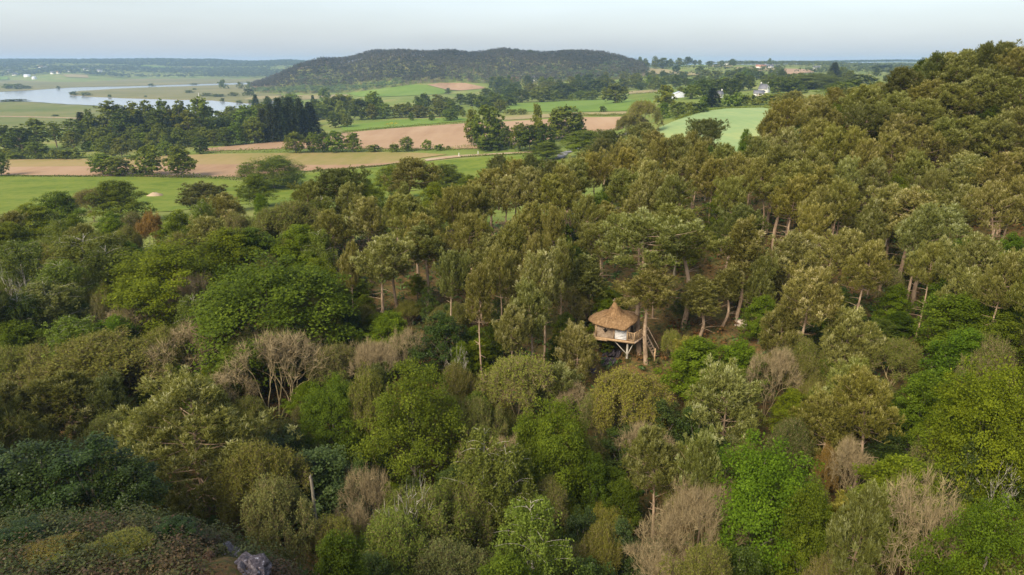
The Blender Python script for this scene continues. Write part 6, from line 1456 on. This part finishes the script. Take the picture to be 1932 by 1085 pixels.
undergrowth('heather', 'brown and olive heather and gorse on the near knoll', 620, (14, 40), (-350, 640), [(0, (.060, .034, .017)), (.2, (.080, .052, .02)), (.4, (.060, .056, .014)), (.7, (.040, .056, .011)), (1, (.095, .10, .02))], 1.5, 300, .17, 32, lambda x, y: (x < -4) & (y < 36.5) & (np.hypot(x - ROCKS[0][0], y - ROCKS[0][1]) > 1.6) & (np.hypot(x - ROCKS[1][0], y - ROCKS[1][1]) > 1.9))  # heather's own browns and olives, deepened to paint in cloud shade over the knoll

# ---------------------------------------------------------------- labels of the trees nothing else names: by the nearest named thing
def name_trees():
    refs = []
    for t in TREES:
        if t['label']:
            t['o']['label'] = t['label']; refs.append((t['x'], t['y'], t['label'], t))
    names = {t['label'] for t in TREES if t['label']}
    marks = [(1165, 610, 'the tree house'), (450, 1055, 'the slate outcrop'), (596, 930, 'the broken pale stump'), (1765, 690, 'the pale boulder'), (1350, 235, 'the wheat field'), (1281, 180, 'the white shed'), (1441, 165, 'the steep white gabled house'),
             (1355, 182, 'the small white cottage'), (740, 233, 'the yellow gorse'), (1060, 203, 'the bright green field'), (760, 260, 'the ploughed field'), (100, 323, 'the pink field'), (170, 350, 'the left meadow'), (200, 180, 'the river bend'), (860, 163, 'the brown hill field'), (1265, 137, 'the dry hillside pasture'), (376, 182, 'the white marker pole'), (884, 293, 'the gate posts')]
    pool = [(x, y, n) for x, y, n in marks]
    for x, y, l, t in refs:
        w = l.split()
        pool.append((x, y, 'the ' + l))
    short = []
    for x, y, n in pool:
        for cut in (' with ', ' beside ', ' right of ', ' left of ', ' in front of ', ' under ', ' in the ', ' at the ', ' above ', ' below ', ' whose ', ' standing ', ' against ', ' between ', ' near ', ' behind ', ' on ', ' just ', ' among ', ' squeezed', ' cut ', ' rising ', ' growing ', ' hiding ', ' straight ', ' of the two ', ', ', ' topping ', ' poking ', ' wedged ', ' leaning ', ' along '):
            i = n.find(cut, 8)
            if i > 0: n = n[:i]
        short.append((x, y, n))
    cnt = {}
    for _, _, n in short: cnt[n] = cnt.get(n, 0) + 1
    pool = [s for s in short if cnt[s[2]] == 1 and len(s[2].split()) <= 8]
    ORD = ['nearest', 'second', 'third', 'fourth', 'fifth', 'sixth', 'seventh', 'eighth', 'ninth']
    def sector(dx, dy):
        if abs(dx) > 1.3 * abs(dy): return 'right of' if dx > 0 else 'left of'
        return 'below' if dy > 0 else 'above'
    # rank the trees of one kind and shade round every landmark, direction by direction
    lists = {}
    for i, t in enumerate(TREES):
        for m, (x, y, n) in enumerate(pool):
            d = math.hypot(t['x'] - x, (t['y'] - y) * 1.2)
            if 6 < d < 600: lists.setdefault((m, sector(t['x'] - x, t['y'] - y), t['noun'], t['shade']), []).append((d, i))
    for v in lists.values(): v.sort()
    cand = {}
    for (m, sec, noun, shade), v in lists.items():
        for r, (d, i) in enumerate(v[:9]): cand.setdefault(i, []).append((r * 60 + d, r, m, sec))
    for i, t in enumerate(TREES):
        if t['label']: continue
        done = False
        for _, r, m, sec in sorted(cand.get(i, [])):
            o = '' if r == 0 else ORD[r] + ' '
            noun = t['noun'].split()
            sh = t['shade']
            if sh.split()[0] in noun or (sh == 'dark green' and 'dark' in noun): sh = ''
            if noun[0] == 'dark' and sh: noun = noun[1:]
            lab = ' '.join(f"{ORD[r]} {sh} {' '.join(noun)} {sec} {pool[m][2]}".split())
            if lab not in names and len(lab.split()) <= 16:
                names.add(lab); t['o']['label'] = lab; done = True; break
        if not done:
            place = ('left' if t['x'] < 640 else 'middle' if t['x'] < 1290 else 'right') + (' part of the far land' if t['D'] > 240 else ' part of the near wood')
            t['o']['label'] = f"{t['shade']} {t['noun']} crowded among its like in the {place}"
name_trees()
# ---------------------------------------------------------------- haze
def haze_box():
    g = Box(); z0, z1 = -3.0, EYE + 48
    g.box((0, 0, (z0 + z1) / 2), (15200, 15200, z1 - z0))
    m, nt, out = new_mat('haze_air')
    v = nt.nodes.new('ShaderNodeVolumePrincipled'); v.inputs['Color'].default_value = (.46, .68, 1, 1)
    v.inputs['Density'].default_value = HAZE; v.inputs['Anisotropy'].default_value = .2
    nt.links.new(v.outputs[0], out.inputs['Volume'])
    o = link('haze', g.mesh('haze', m)); o['kind'] = 'stuff'; o['label'] = 'thin blue haze over the valley'
    return o
haze_box()
